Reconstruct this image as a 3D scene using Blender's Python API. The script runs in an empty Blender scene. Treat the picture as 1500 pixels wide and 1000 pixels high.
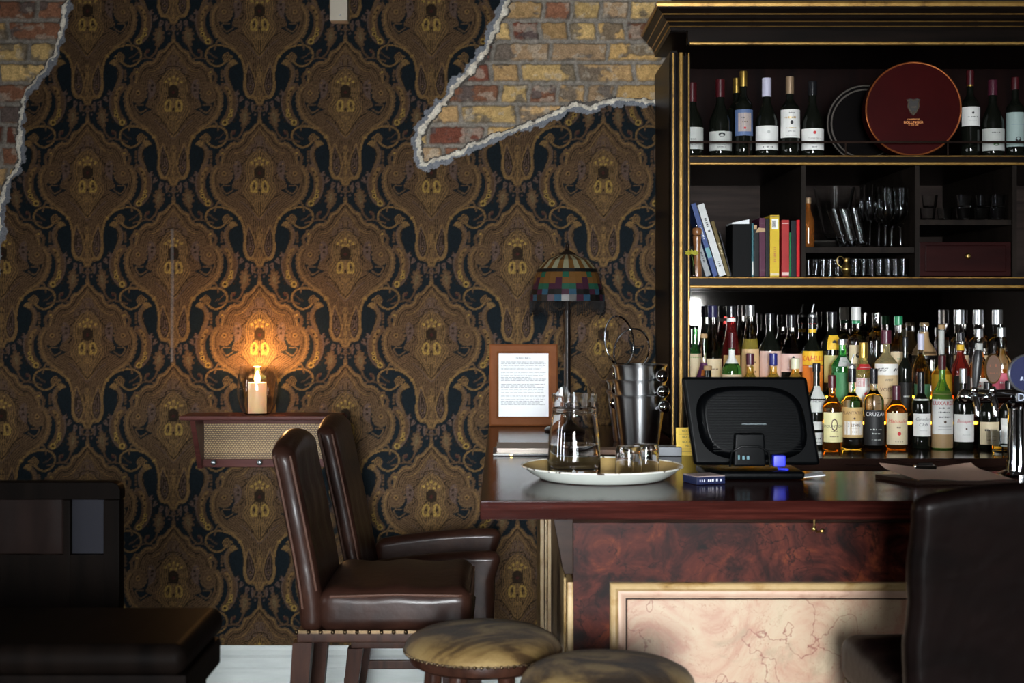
import bpy, bmesh, math, random
import numpy as np
from mathutils import Vector, Matrix
PI = math.pi
rnd = random.Random(7)
SC = bpy.context.scene
COL = SC.collection

# ------------------------------------------------------------------ camera, world, light, exposure
F = 2083.0                       # focal length in pixels of the 1500 px wide frame (50 mm on 36 mm film)
CX, CY, CH = 735.0, 458.0, 1.54  # optical axis in the frame, eye height
cam_d = bpy.data.cameras.new('camera')
cam = bpy.data.objects.new('camera', cam_d); COL.objects.link(cam)
cam.location = (0, 0, CH); cam.rotation_euler = (PI / 2, 0, 0)
cam_d.sensor_width = 36.0; cam_d.lens = F / 1500 * 36
cam_d.shift_x = (750 - CX) / 1500; cam_d.shift_y = (CY - 500) / 1500
cam_d.clip_start = 0.05
cam_d.dof.use_dof = True; cam_d.dof.focus_distance = 4.75; cam_d.dof.aperture_fstop = 3.6
SC.camera = cam

SC.view_settings.view_transform = 'Standard'
SC.view_settings.look = 'None'
SC.view_settings.gamma = 1.0
SC.view_settings.use_curve_mapping = False
SC.view_settings.exposure = 0.0

# daylight: pale sky over dim ground; added falloff to both sides dims the ends of the room
SKY = 232.0; GROUND = 0.40; SIDES = 0.22
w = bpy.data.worlds.new('world'); SC.world = w; w.use_nodes = True
_N, _L = w.node_tree.nodes, w.node_tree.links
_bg = _N['Background']; _tc = _N.new('ShaderNodeTexCoord'); _s = _N.new('ShaderNodeSeparateXYZ'); _L.new(_tc.outputs['Generated'], _s.inputs[0])
def _mr(src, a, b, lo, hi):
    n = _N.new('ShaderNodeMapRange'); n.interpolation_type = 'SMOOTHSTEP'
    for k, v in zip(('From Min', 'From Max', 'To Min', 'To Max'), (a, b, lo, hi)): n.inputs[k].default_value = v
    _L.new(src, n.inputs[0]); return n.outputs[0]
def _ma(op, a, b=None):
    n = _N.new('ShaderNodeMath'); n.operation = op
    for k, v in enumerate((a, b)):
        if v is None: continue
        if isinstance(v, (int, float)): n.inputs[k].default_value = v
        else: _L.new(v, n.inputs[k])
    return n.outputs[0]
_el = _mr(_s.outputs['Z'], -.07, .05, GROUND, 1.0)
_az = _ma('MAXIMUM', _mr(_ma('ABSOLUTE', _ma('SUBTRACT', _s.outputs['X'], -.06)), .05, .28, 1.0, SIDES), _mr(_ma('ABSOLUTE', _s.outputs['X']), .55, .85, 0.0, .17))
_L.new(_ma('MULTIPLY', _ma('MULTIPLY', _el, _az), SKY), _bg.inputs[1])
_bg.inputs[0].default_value = (.93, .975, 1.0, 1)
WINS = [(-.75, .45, .72, 2.45), (.80, 1.15, .8, 2.0), (1.80, 2.12, .72, 1.72)]      # sash windows in the wall behind the camera
LWINS = [(-.6, -.2, .8, 2.1), (1.3, 1.7, .8, 2.1), (2.9, 3.2, .8, 2.1)]                        # and in the wall to the left
RY0 = -3.7
for x0, x1, z0, z1 in WINS:
    _d = bpy.data.lights.new('window_portal', 'AREA'); _d.shape = 'RECTANGLE'; _d.size = x1 - x0 + .02; _d.size_y = z1 - z0 + .02; _d.cycles.is_portal = True
    _o = bpy.data.objects.new('window_portal', _d); COL.objects.link(_o); _o.location = ((x0 + x1) / 2, RY0 - .14, (z0 + z1) / 2); _o.rotation_euler = (PI / 2, 0, 0)
for y0, y1, z0, z1 in LWINS:
    _d = bpy.data.lights.new('window_portal', 'AREA'); _d.shape = 'RECTANGLE'; _d.size = z1 - z0 + .02; _d.size_y = y1 - y0 + .02; _d.cycles.is_portal = True
    _o = bpy.data.objects.new('window_portal', _d); COL.objects.link(_o); _o.location = (-4.6 - .12, (y0 + y1) / 2, (z0 + z1) / 2); _o.rotation_euler = (0, -PI / 2, 0)


def px(u, v, Y):                 # photograph pixel at depth Y -> point
    return Vector(((u - CX) * Y / F, Y, CH - (v - CY) * Y / F))
def PX(u, Y): return (u - CX) * Y / F
def PZ(v, Y): return CH - (v - CY) * Y / F

# ------------------------------------------------------------------ material helpers
MATS = {}
def P(name, color, rough=0.5, metal=0.0, trans=0.0, ior=1.45, coat=0.0, emit=None, estr=0.0, sheen=0.0, spec=0.5):
    if name in MATS: return MATS[name]
    m = bpy.data.materials.new(name); m.use_nodes = True
    b = m.node_tree.nodes['Principled BSDF']
    b.inputs['Base Color'].default_value = (*color[:3], 1)
    b.inputs['Roughness'].default_value = rough; b.inputs['Metallic'].default_value = metal
    b.inputs['Transmission Weight'].default_value = trans; b.inputs['IOR'].default_value = ior
    b.inputs['Coat Weight'].default_value = coat; b.inputs['Coat Roughness'].default_value = 0.06
    b.inputs['Specular IOR Level'].default_value = spec
    if sheen: b.inputs['Sheen Weight'].default_value = sheen
    if emit: b.inputs['Emission Color'].default_value = (*emit, 1); b.inputs['Emission Strength'].default_value = estr
    MATS[name] = m
    return m
def nt(m): return m.node_tree, m.node_tree.nodes, m.node_tree.links, m.node_tree.nodes['Principled BSDF']
def noise_mix(m, stops, scale=(4, 4, 4), detail=6, rough=0.6, distort=0.0, bump=0.0, bscale=None, rvar=None, coord='Object'):
    """colour ramp over noise in object space, optional bump and roughness range"""
    t, N, L, b = nt(m)
    tc = N.new('ShaderNodeTexCoord'); mp = N.new('ShaderNodeMapping'); mp.inputs['Scale'].default_value = scale
    L.new(tc.outputs[coord], mp.inputs[0])
    n = N.new('ShaderNodeTexNoise'); n.inputs['Scale'].default_value = 1; n.inputs['Detail'].default_value = detail
    n.inputs['Roughness'].default_value = rough; n.inputs['Distortion'].default_value = distort
    L.new(mp.outputs[0], n.inputs['Vector'])
    r = N.new('ShaderNodeValToRGB'); e = r.color_ramp.elements
    while len(e) < len(stops): e.new(0.5)
    for i, (p, c) in enumerate(stops): e[i].position = p; e[i].color = (*c, 1)
    L.new(n.outputs['Fac'], r.inputs[0]); L.new(r.outputs[0], b.inputs['Base Color'])
    if bump:
        bn = n
        if bscale:
            bn = N.new('ShaderNodeTexNoise'); bn.inputs['Scale'].default_value = bscale; bn.inputs['Detail'].default_value = 4
            L.new(tc.outputs[coord], bn.inputs['Vector'])
        bp = N.new('ShaderNodeBump'); bp.inputs['Strength'].default_value = bump; bp.inputs['Distance'].default_value = 0.003
        L.new(bn.outputs['Fac'], bp.inputs['Height']); L.new(bp.outputs[0], b.inputs['Normal'])
    if rvar:
        mr = N.new('ShaderNodeMapRange'); mr.inputs['To Min'].default_value = rvar[0]; mr.inputs['To Max'].default_value = rvar[1]
        L.new(n.outputs['Fac'], mr.inputs[0]); L.new(mr.outputs[0], b.inputs['Roughness'])
    return m
def layer_noise(m, color, scale, lo, hi, detail=8, distort=1.0, coord='Object', cscale=(1, 1, 1), voronoi=False):
    """adds a second colour (cracks, stains, wear) over what already drives the base colour"""
    t, N, L, b = nt(m)
    tc = N.new('ShaderNodeTexCoord'); mp = N.new('ShaderNodeMapping'); mp.inputs['Scale'].default_value = cscale
    L.new(tc.outputs[coord], mp.inputs[0])
    if voronoi:
        ds = N.new('ShaderNodeTexNoise'); ds.inputs['Scale'].default_value = scale * 1.3; ds.inputs['Detail'].default_value = 6
        L.new(mp.outputs[0], ds.inputs['Vector'])
        mx = N.new('ShaderNodeMix'); mx.data_type = 'VECTOR'; mx.inputs[0].default_value = 0.16 * distort
        L.new(mp.outputs[0], mx.inputs[4]); L.new(ds.outputs['Color'], mx.inputs[5])
        v = N.new('ShaderNodeTexVoronoi'); v.feature = 'DISTANCE_TO_EDGE'; v.inputs['Scale'].default_value = scale
        L.new(mx.outputs[1], v.inputs['Vector']); fac = v.outputs['Distance']
    else:
        n = N.new('ShaderNodeTexNoise'); n.inputs['Scale'].default_value = scale; n.inputs['Detail'].default_value = detail
        n.inputs['Distortion'].default_value = distort; n.inputs['Roughness'].default_value = 0.65
        L.new(mp.outputs[0], n.inputs['Vector']); fac = n.outputs['Fac']
    mr = N.new('ShaderNodeMapRange'); mr.inputs['From Min'].default_value = lo; mr.inputs['From Max'].default_value = hi
    L.new(fac, mr.inputs[0])
    mc = N.new('ShaderNodeMix'); mc.data_type = 'RGBA'
    src = b.inputs['Base Color']
    if src.is_linked: L.new(src.links[0].from_socket, mc.inputs[6])
    else: mc.inputs[6].default_value = src.default_value
    mc.inputs[7].default_value = (*color, 1)
    L.new(mr.outputs[0], mc.inputs[0]); L.new(mc.outputs[2], b.inputs['Base Color'])
    return m

# ------------------------------------------------------------------ mesh helpers
def obj(name, bm, mat=None, parent=None, smooth=True, loc=None, rot=None, angle=40):
    me = bpy.data.meshes.new(name)
    bmesh.ops.recalc_face_normals(bm, faces=bm.faces)
    bm.to_mesh(me); bm.free()
    for m in (mat if isinstance(mat, (list, tuple)) else [mat]):
        if m: me.materials.append(m)
    if smooth:
        me.shade_smooth(); me.set_sharp_from_angle(angle=math.radians(angle))
    o = bpy.data.objects.new(name, me); COL.objects.link(o)
    if smooth and len(me.polygons) < 420:
        wn = o.modifiers.new('weighted_normal', 'WEIGHTED_NORMAL'); wn.keep_sharp = True; wn.weight = 80
    if parent: o.parent = parent
    if loc is not None: o.location = loc
    if rot is not None: o.rotation_euler = rot
    return o
def tag(o, label, cat, group=None):
    o['label'] = label; o['category'] = cat
    if group: o['group'] = group
    return o
def thing(name, label, cat, loc=(0, 0, 0), rz=0.0, group=None):
    o = bpy.data.objects.new(name, None); COL.objects.link(o); o.empty_display_size = 0.05
    o.location = loc; o.rotation_euler = (0, 0, rz)
    return tag(o, label, cat, group)
def struct(name, bm, mat, parent=None, smooth=False):
    o = obj(name, bm, mat, parent, smooth); o['kind'] = 'structure'; return o
def NB(): return bmesh.new()
def box(bm, x0, x1, y0, y1, z0, z1, bev=0.0, seg=2, mi=0):
    r = bmesh.ops.create_cube(bm, size=1.0)
    vs = r['verts']
    for v in vs:
        v.co = Vector(((x0 + x1) / 2 + v.co.x * (x1 - x0), (y0 + y1) / 2 + v.co.y * (y1 - y0), (z0 + z1) / 2 + v.co.z * (z1 - z0)))
    fs = list({f for v in vs for f in v.link_faces})
    for f in fs: f.material_index = mi
    if bev > 0:
        es = list({e for v in vs for e in v.link_edges})
        bmesh.ops.bevel(bm, geom=es, offset=bev, segments=seg, profile=0.5, affect='EDGES')
    return vs
def lathe(bm, prof, seg=32, c=(0, 0, 0), a0=0.0, a1=2 * PI, mi=0):
    full = abs(a1 - a0 - 2 * PI) < 1e-6
    n = seg if full else seg + 1
    rings = []
    for r, z in prof:
        if r < 1e-6: rings.append([bm.verts.new((c[0], c[1], c[2] + z))]); continue
        rings.append([bm.verts.new((c[0] + r * math.cos(a0 + (a1 - a0) * i / seg), c[1] + r * math.sin(a0 + (a1 - a0) * i / seg), c[2] + z)) for i in range(n)])
    for A, B in zip(rings, rings[1:]):
        for i in range(seg):
            j = (i + 1) % n
            if len(A) == 1 and len(B) == 1: continue
            if len(A) == 1: f = bm.faces.new((A[0], B[j], B[i]))
            elif len(B) == 1: f = bm.faces.new((A[i], A[j], B[0]))
            else: f = bm.faces.new((A[i], A[j], B[j], B[i]))
            f.material_index = mi
    return rings
def tube(bm, pts, rad, seg=10, closed=False, caps=True):
    pts = [Vector(p) for p in pts]; n = len(pts)
    rad = rad if isinstance(rad, (list, tuple)) else [rad] * n
    rings = []; ref = None
    for i, p in enumerate(pts):
        if closed: d = pts[(i + 1) % n] - pts[i - 1]
        else: d = pts[min(i + 1, n - 1)] - pts[max(i - 1, 0)]
        d.normalize()
        if ref is None: ref = d.orthogonal()
        ref = (ref - d * ref.dot(d)).normalized(); b = d.cross(ref)
        rings.append([bm.verts.new(p + (ref * math.cos(2 * PI * k / seg) + b * math.sin(2 * PI * k / seg)) * rad[i]) for k in range(seg)])
    for i in range(n if closed else n - 1):
        A, B = rings[i], rings[(i + 1) % n]
        for k in range(seg): bm.faces.new((A[k], A[(k + 1) % seg], B[(k + 1) % seg], B[k]))
    if caps and not closed: bm.faces.new(rings[0][::-1]); bm.faces.new(rings[-1])
    return rings
def prism(bm, poly, axis, a, b, bev=0.0, mi=0):
    """poly: 2-D outline in the two other axes; extruded from a to b along axis"""
    def co(p, t): return {'x': (t, p[0], p[1]), 'y': (p[0], t, p[1]), 'z': (p[0], p[1], t)}[axis]
    A = [bm.verts.new(co(p, a)) for p in poly]; B = [bm.verts.new(co(p, b)) for p in poly]
    n = len(poly); fs = [bm.faces.new(A), bm.faces.new(B[::-1])]
    for i in range(n): fs.append(bm.faces.new((A[i], B[i], B[(i + 1) % n], A[(i + 1) % n])))
    for f in fs: f.material_index = mi
    if bev: bmesh.ops.bevel(bm, geom=list({e for f in fs for e in f.edges}), offset=bev, segments=2, profile=0.5, affect='EDGES')
def sphere(bm, c, r, seg=10, sc=(1, 1, 1)):
    res = bmesh.ops.create_uvsphere(bm, u_segments=seg, v_segments=max(5, seg * 2 // 3), radius=r)
    for v in res['verts']: v.co = Vector((c[0] + v.co.x * sc[0], c[1] + v.co.y * sc[1], c[2] + v.co.z * sc[2]))
    return res['verts']
def sweep_frame(bm, x0, x1, z0, z1, y, prof, mi=0):
    """picture-frame moulding: prof = [(inset from outer edge, depth towards -y)]"""
    rings = []
    for ins, d in prof:
        rings.append([bm.verts.new(p) for p in ((x0 + ins, y - d, z0 + ins), (x1 - ins, y - d, z0 + ins), (x1 - ins, y - d, z1 - ins), (x0 + ins, y - d, z1 - ins))])
    for A, B in zip(rings, rings[1:]):
        for i in range(4): bm.faces.new((A[i], A[(i + 1) % 4], B[(i + 1) % 4], B[i])).material_index = mi
_TXT = {}
def text_geo(s, size):
    key = (s,)
    if key not in _TXT:
        cu = bpy.data.curves.new('t', 'FONT'); cu.body = s; cu.size = 1.0; cu.align_x = 'CENTER'; cu.align_y = 'CENTER'; cu.resolution_u = 2
        ob = bpy.data.objects.new('t', cu)
        me = bpy.data.meshes.new_from_object(ob)
        _TXT[key] = ([v.co.copy() for v in me.vertices], [tuple(p.vertices) for p in me.polygons])
        bpy.data.objects.remove(ob); bpy.data.curves.remove(cu); bpy.data.meshes.remove(me)
    vs, fs = _TXT[key]
    return [(v.x * size, v.y * size) for v in vs], fs
_sr = random.Random(21)
def put_text(bm, s, size, fn, sx=1.0, slant=0.0, mi=0):
    if s[0] == '~':                # '~12': a line of print too small to read, twelve marks long
        n = int(s[1:]); x = -n * size * .30
        for i in range(n):
            w = size * _sr.uniform(.16, .5)
            if _sr.random() > .14:
                h = size * _sr.choice((.26, .26, .36))
                try: bm.faces.new([bm.verts.new(fn((x + a) * sx + slant * c, c)) for a, c in ((0, -size * .26), (w, -size * .26), (w, h), (0, h))]).material_index = mi
                except ValueError: pass
            x += size * .60
        return
    vs, fs = text_geo(s, size)
    bv = [bm.verts.new(fn(x * sx + slant * y, y)) for x, y in vs]
    for f in fs:
        try: bm.faces.new([bv[i] for i in f]).material_index = mi
        except ValueError: pass
# ------------------------------------------------------------------ numpy value noise
_ns = np.random.RandomState(3)
_NG = _ns.rand(256, 256)
def vnoise(x, y):
    xi = np.floor(x).astype(int); yi = np.floor(y).astype(int); fx = x - xi; fy = y - yi
    fx = fx * fx * (3 - 2 * fx); fy = fy * fy * (3 - 2 * fy)
    g = lambda a, b: _NG[a & 255, b & 255]
    return (g(xi, yi) * (1 - fx) + g(xi + 1, yi) * fx) * (1 - fy) + (g(xi, yi + 1) * (1 - fx) + g(xi + 1, yi + 1) * fx) * fy
def fbm(x, y, o=4):
    s = 0; a = 0.5; t = 0
    for i in range(o): s = s + a * vnoise(x * 2 ** i + 17 * i, y * 2 ** i + 5 * i); t += a; a *= 0.5
    return s / t
def poly_dist(U, V, pts, closed=False):
    d = np.full(U.shape, 1e9); p = np.asarray(pts, float); q = np.roll(p, -1, 0)
    for (ax, ay), (bx, by) in list(zip(p, q))[:None if closed else -1]:
        vx, vy = bx - ax, by - ay; L = vx * vx + vy * vy + 1e-12
        t = np.clip(((U - ax) * vx + (V - ay) * vy) / L, 0, 1)
        d = np.minimum(d, (U - ax - t * vx) ** 2 + (V - ay - t * vy) ** 2)
    return np.sqrt(d)
def poly_in(U, V, pts):
    r = np.zeros(U.shape, bool); p = np.asarray(pts, float); q = np.roll(p, -1, 0)
    for (ax, ay), (bx, by) in zip(p, q):
        if ay == by: continue
        r ^= ((ay > V) != (by > V)) & (U < (bx - ax) * (V - ay) / (by - ay) + ax)
    return r
def crom(pts, k=5, closed=False):
    p = [np.array(a, float) for a in pts]; n = len(p); out = []
    for i in range(n if closed else n - 1):
        a, b, c, d = (p[(i - 1) % n], p[i], p[(i + 1) % n], p[(i + 2) % n]) if closed else (p[max(i - 1, 0)], p[i], p[i + 1], p[min(i + 2, n - 1)])
        for j in range(k):
            t = j / k; out.append(0.5 * (2 * b + (c - a) * t + (2 * a - 5 * b + 4 * c - d) * t * t + (3 * b - a - 3 * c + d) * t ** 3))
    if not closed: out.append(p[-1])
    return out

# ================================================================== THE ROOM
WY = 5.73                       # papered wall
def plain_wall(name, x0, x1, y0, y1, z0, z1, m): 
    b = NB(); box(b, x0, x1, y0, y1, z0, z1); return struct(name, b, m)
wall_m = noise_mix(P('brown_plaster', (.06, .04, .03), 0.8), [(0.3, (.020, .013, .010)), (0.7, (.035, .024, .018))], (2, 2, 2))
floor_m = noise_mix(P('dark_boards', (.05, .03, .02), 0.4), [(0.3, (.02, .012, .008)), (0.7, (.06, .034, .02))], (1, 12, 12), bump=0.2)
ceil_m = noise_mix(P('dim_ceiling', (.07, .055, .045), 0.9), [(0.3, (.025, .018, .014)), (0.7, (.04, .03, .024))], (2, 2, 2))
RX0, RX1, RZ = -4.6, 4.6, 3.1
b = NB(); box(b, RX0, RX1, RY0 - .12, 6.35, -0.08, 0.0); struct('floor', b, floor_m)
b = NB(); box(b, RX0, RX1, RY0 - .12, 6.35, RZ, RZ + 0.08); struct('ceiling', b, ceil_m)
b = NB(); ys = [RY0 - .12]
for y0, y1, z0, z1 in LWINS:
    box(b, RX0 - .1, RX0, ys[-1], y0, 0, RZ); box(b, RX0 - .1, RX0, y0, y1, 0, z0); box(b, RX0 - .1, RX0, y0, y1, z1, RZ); ys.append(y1)
box(b, RX0 - .1, RX0, ys[-1], 6.35, 0, RZ); struct('wall_left', b, wall_m)
plain_wall('wall_right', RX1, RX1 + .1, RY0 - .12, 6.35, 0, RZ, wall_m)
# wall behind the camera with its sash windows
b = NB(); xs = [RX0]
for x0, x1, z0, z1 in WINS:
    box(b, xs[-1], x0, RY0 - .12, RY0, 0, RZ); box(b, x0, x1, RY0 - .12, RY0, 0, z0); box(b, x0, x1, RY0 - .12, RY0, z1, RZ); xs.append(x1)
box(b, xs[-1], RX1, RY0 - .12, RY0, 0, RZ)
struct('wall_front', b, wall_m)
wfr_m = P('white_sash_paint', (.55, .55, .52), 0.4)
for i, (x0, x1, z0, z1) in enumerate(WINS):
    f = NB()
    for a in ((x0, x0 + .05, z0, z1), (x1 - .05, x1, z0, z1), (x0 + .05, x1 - .05, z0, z0 + .06), (x0 + .05, x1 - .05, z1 - .05, z1), ((x0 + x1) / 2 - .02, (x0 + x1) / 2 + .02, z0 + .06, z1 - .05)):
        box(f, a[0], a[1], RY0 - .08, RY0 - .03, a[2], a[3])
    fo = struct('window_%d' % (i + 1), f, wfr_m)
for i, (y0, y1, z0, z1) in enumerate(LWINS):
    f = NB()
    for a in ((y0, y0 + .04, z0, z1), (y1 - .04, y1, z0, z1), (y0 + .04, y1 - .04, z0, z0 + .05), (y0 + .04, y1 - .04, z1 - .05, z1)): box(f, RX0 - .08, RX0 - .03, a[0], a[1], a[2], a[3])
    struct('window_%d' % (i + 4), f, wfr_m)
plain_wall('wall_outer', RX0 - .1, RX1 + .1, 6.27, 6.35, 0, RZ, wall_m)  # unseen, added to stop sky light leaking in behind the papered wall

# ------------------------------------------------------------------ wallpaper pattern, one repeat, painted as colour values on the wall's own mesh
PW, PH = 970.0, 911.0            # drawing units of one repeat; .693 m wide, .652 m high
S = 3.0
gu, gv = np.meshgrid(np.arange(0, 486, S), np.arange(0, PH, S))
TILE = np.empty(gu.shape + (3,)); 
NAVY, DK, BR1, BR2 = (.0075, .0135, .018), (.030, .018, .010), (.112, .064, .033), (.150, .088, .042)
GOLD, BRIGHT, MAUVE = (.23, .135, .050), (.40, .26, .065), (.130, .083, .064)
TILE[:] = NAVY
COPIES = [(gu, gv + PH * k) for k in (-1, 0, 1)] + [(485 - gu, gv - 455.5 + PH * k) for k in (-1, 0, 1, 2)]
def paint(pts, wd, fn):
    p = np.asarray(pts, float); lo = p.min(0) - wd; hi = p.max(0) + wd
    for u, v in COPIES:
        for s in (1, -1):
            if s == -1 and lo[0] > 0: continue
            uu = u * s
            m = (uu > lo[0]) & (uu < hi[0]) & (v > lo[1]) & (v < hi[1])
            if m.any(): fn(m, uu[m], v[m])
def fill(pts, col, lines=None, k=5, lw=11.0):
    pts = crom(pts, k, True)
    def f(m, u, v):
        ins = poly_in(u, v, pts); c = TILE[m]
        c[ins] = col
        if lines is not None:
            d = poly_dist(u, v, pts, True)
            s = np.sin(d / lw * 2 * PI + 0.8 * np.sin(u / 13.0) + 0.8 * np.sin(v / 11.0)) > 0.35
            c[ins & s] = lines
            s2 = np.sin(d / lw * 2 * PI + 0.8 * np.sin(u / 13.0) + 0.8 * np.sin(v / 11.0)) < -0.86
            c[ins & s2] = DK
        TILE[m] = c
    paint(pts, 2, f)
def stroke(pts, wd, col, closed=False, dash=0, smooth=True):
    if smooth: pts = crom(pts, 5, closed)
    def f(m, u, v):
        d = poly_dist(u, v, pts, closed); c = TILE[m]; h = d < wd / 2
        if dash: h &= (np.sin((u + v) / dash * 2 * PI) > -0.2)
        c[h] = col; TILE[m] = c
    paint(pts, wd, f)
def dot(x, y, r, col, ring=None):
    def f(m, u, v):
        d = np.hypot(u - x, v - y); c = TILE[m]; c[d < r] = col
        if ring is not None: c[(d < r) & (d > r * .62)] = ring
        TILE[m] = c
    paint([(x, y)], r + 2, f)
def scallop(pts, r, col, step=2, closed=False, k=5):
    for q in crom(pts, k, closed)[::step]: dot(q[0], q[1], r, col)
def oval(x, y, rx, ry, wd, col, tilt=0.0):
    pts = [(x + rx * math.cos(a) * math.cos(tilt) - ry * math.sin(a) * math.sin(tilt), y + rx * math.cos(a) * math.sin(tilt) + ry * math.sin(a) * math.cos(tilt)) for a in np.linspace(0, 2 * PI, 14)[:-1]]
    stroke(pts, wd, col, True)
# outer crescent plume with beads
fill([(262, 392), (300, 372), (338, 395), (362, 455), (360, 520), (335, 580), (300, 612), (268, 612), (262, 590), (292, 545), (306, 490), (296, 440)], BR1, None)
stroke([(268, 394), (302, 378), (336, 400), (358, 455), (356, 520), (331, 577), (296, 606), (268, 606)], 7, MAUVE)
fill([(285, 395), (312, 400), (332, 450), (330, 505), (312, 545), (318, 490), (306, 430)], GOLD, None)
dot(306, 418, 6, DK); dot(322, 442, 6, DK); dot(322, 478, 5, DK)
for x, y, r in ((328, 528, 10), (322, 553, 13), (290, 595, 17), (308, 572, 9)): dot(x, y, r, BRIGHT); dot(x, y, r * .5, DK)
scallop([(372, 455), (370, 525), (342, 590)], 6, DK, 2)
# swan neck rising from the plume with its head
stroke([(330, 400), (310, 365), (300, 330), (302, 300), (318, 275), (335, 262)], 34, BR2)
stroke([(345, 400), (322, 365), (311, 330), (313, 303), (326, 282)], 6, DK)
stroke([(318, 400), (297, 362), (288, 330), (290, 298), (305, 268)], 5, MAUVE)
fill([(315, 262), (330, 240), (352, 248), (368, 280), (362, 325), (350, 300), (335, 280)], GOLD, None)
stroke([(322, 250), (308, 232), (318, 218), (332, 226)], 9, GOLD)
scallop([(278, 395), (272, 345), (274, 305)], 8, BR1, 2)
# ogee body
BODY = [(-6, 128), (20, 158), (48, 192), (78, 205), (92, 240), (118, 262), (150, 262), (184, 292), (204, 338), (212, 372), (252, 398), (270, 450), (264, 512), (240, 566), (196, 606), (142, 642), (104, 682), (84, 732), (86, 800), (92, 862), (64, 912), (30, 926), (0, 962), (-6, 962)]
scallop([p for p in BODY[1:15]], 13, BR2, 2)
fill(BODY, BR1, BR2)
stroke(BODY[:10], 7, GOLD); stroke([(0, 148), (24, 180), (60, 218), (84, 258), (120, 284), (148, 286), (178, 318), (192, 362)], 6, DK)
stroke([(0, 172), (22, 205), (48, 240), (72, 276), (110, 306), (140, 310)], 5, GOLD)
fill([(0, 215), (30, 232), (40, 268), (70, 280), (78, 312), (60, 330), (0, 320)], MAUVE, BR2)
stroke([(0, 278), (38, 286), (52, 318), (86, 332), (70, 348), (96, 372), (104, 420), (86, 440), (110, 470)], 6, DK)
# inner cartouche, crown beads and eyes
fill([(0, 300), (60, 335), (80, 400), (72, 460), (96, 520), (60, 590), (20, 660), (0, 668), (-5, 480)], BR2, GOLD, lw=13)
fill([(108, 368), (132, 352), (146, 384), (140, 430), (150, 468), (118, 452), (100, 412)], MAUVE, None)
dot(120, 388, 8, DK); dot(122, 414, 7, DK); dot(134, 372, 6, GOLD)
for x, y in ((0, 340), (22, 352), (44, 366), (14, 376)): dot(x, y, 8, BRIGHT)
fill([(0, 385), (26, 400), (32, 432), (20, 450), (0, 452)], DK, None)
dot(0, 425, 9, (.07, .018, .014))
stroke([(0, 455), (30, 452), (40, 470)], 5, DK)
oval(32, 500, 15, 31, 10, BRIGHT, -0.2); dot(30, 498, 7, DK); dot(18, 528, 8, BRIGHT); dot(0, 520, 8, DK)
for x, y in ((16, 570), (24, 596), (14, 612), (0, 560)): dot(x, y, 7, GOLD); dot(x, y, 3, DK)
stroke([(0, 668), (26, 640), (52, 600), (84, 560), (120, 545)], 6, DK)
stroke([(0, 690), (32, 656), (64, 616), (104, 586)], 5, MAUVE)
# dark comma between cartouche and scroll, rosette, C-scroll
fill([(150, 405), (176, 388), (158, 430), (162, 470), (196, 490), (230, 482), (214, 520), (186, 556), (160, 540), (120, 520), (156, 505), (140, 452)], NAVY, None)
stroke([(150, 520), (188, 540), (214, 500), (170, 496)], 7, BR2)
for a in np.linspace(0, 2 * PI, 15)[:-1]: dot(200 + 46 * math.cos(a), 428 + 46 * math.sin(a), 9, BR2)
dot(200, 428, 44, BR1); dot(200, 428, 34, BR2); dot(200, 428, 26, BR1); dot(200, 428, 14, GOLD); dot(200, 428, 6, DK)
stroke([(236, 398), (256, 440), (254, 500), (232, 552), (190, 594), (140, 626)], 30, BR2)
stroke([(240, 398), (262, 440), (261, 502), (238, 558), (194, 602), (142, 634)], 7, GOLD)
stroke([(228, 402), (246, 440), (244, 498), (222, 546)], 5, DK); stroke([(222, 556), (184, 590), (136, 618)], 4, DK)
# loop ring whose tail runs down into the vase
oval(245, 676, 56, 57, 0, GOLD)
fill([(190, 640), (245, 626), (296, 650), (300, 690), (268, 726), (210, 726), (180, 700)], NAVY, None)
fill([(180, 655), (210, 680), (190, 712), (160, 690)], BR1, GOLD)
stroke([(240, 690), (272, 668), (296, 650)], 9, BR1, dash=12)
stroke([(146, 640), (200, 620), (252, 617), (292, 640), (302, 676), (286, 712), (246, 734), (212, 726), (190, 706)], 10, GOLD)
stroke([(252, 640), (246, 610), (232, 585)], 9, BR2)
stroke([(150, 640), (112, 672), (92, 716), (82, 780), (84, 850), (66, 906), (30, 908), (10, 950)], 13, GOLD)
dot(110, 676, 13, GOLD); dot(110, 676, 5, BRIGHT)
# vase drop
fill([(62, 716), (78, 790), (76, 862), (54, 902), (32, 884), (22, 840), (30, 790), (46, 750)], DK, MAUVE)
stroke([(62, 716), (78, 790), (76, 862), (54, 902), (32, 884), (22, 840), (30, 790), (46, 750)], 7, GOLD, True)
dot(50, 850, 17, MAUVE); dot(50, 850, 11, DK); dot(50, 850, 5, GOLD)
fill([(0, 730), (14, 742), (20, 800), (10, 860), (16, 915), (0, 950), (-5, 850)], BR2, GOLD, lw=9)
fill([(120, 720), (170, 760), (150, 860), (110, 900), (104, 850), (98, 780)], NAVY, None)
# petal fringe under the vase
for i, (x, y, a) in enumerate(((0, 985, 0), (34, 968, -.25), (66, 950, -.5), (96, 920, -.9), (118, 886, -1.2))):
    sx, sy = -math.sin(a), math.cos(a)
    fill([(x - 13 * sy, y - 16 * sy + 13 * sx), (x + sx * 26, y + sy * 26), (x + 13 * sy, y - 16 * sy - 13 * sx)], MAUVE, None)
    dot(x, y - 6, 5, DK)
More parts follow.
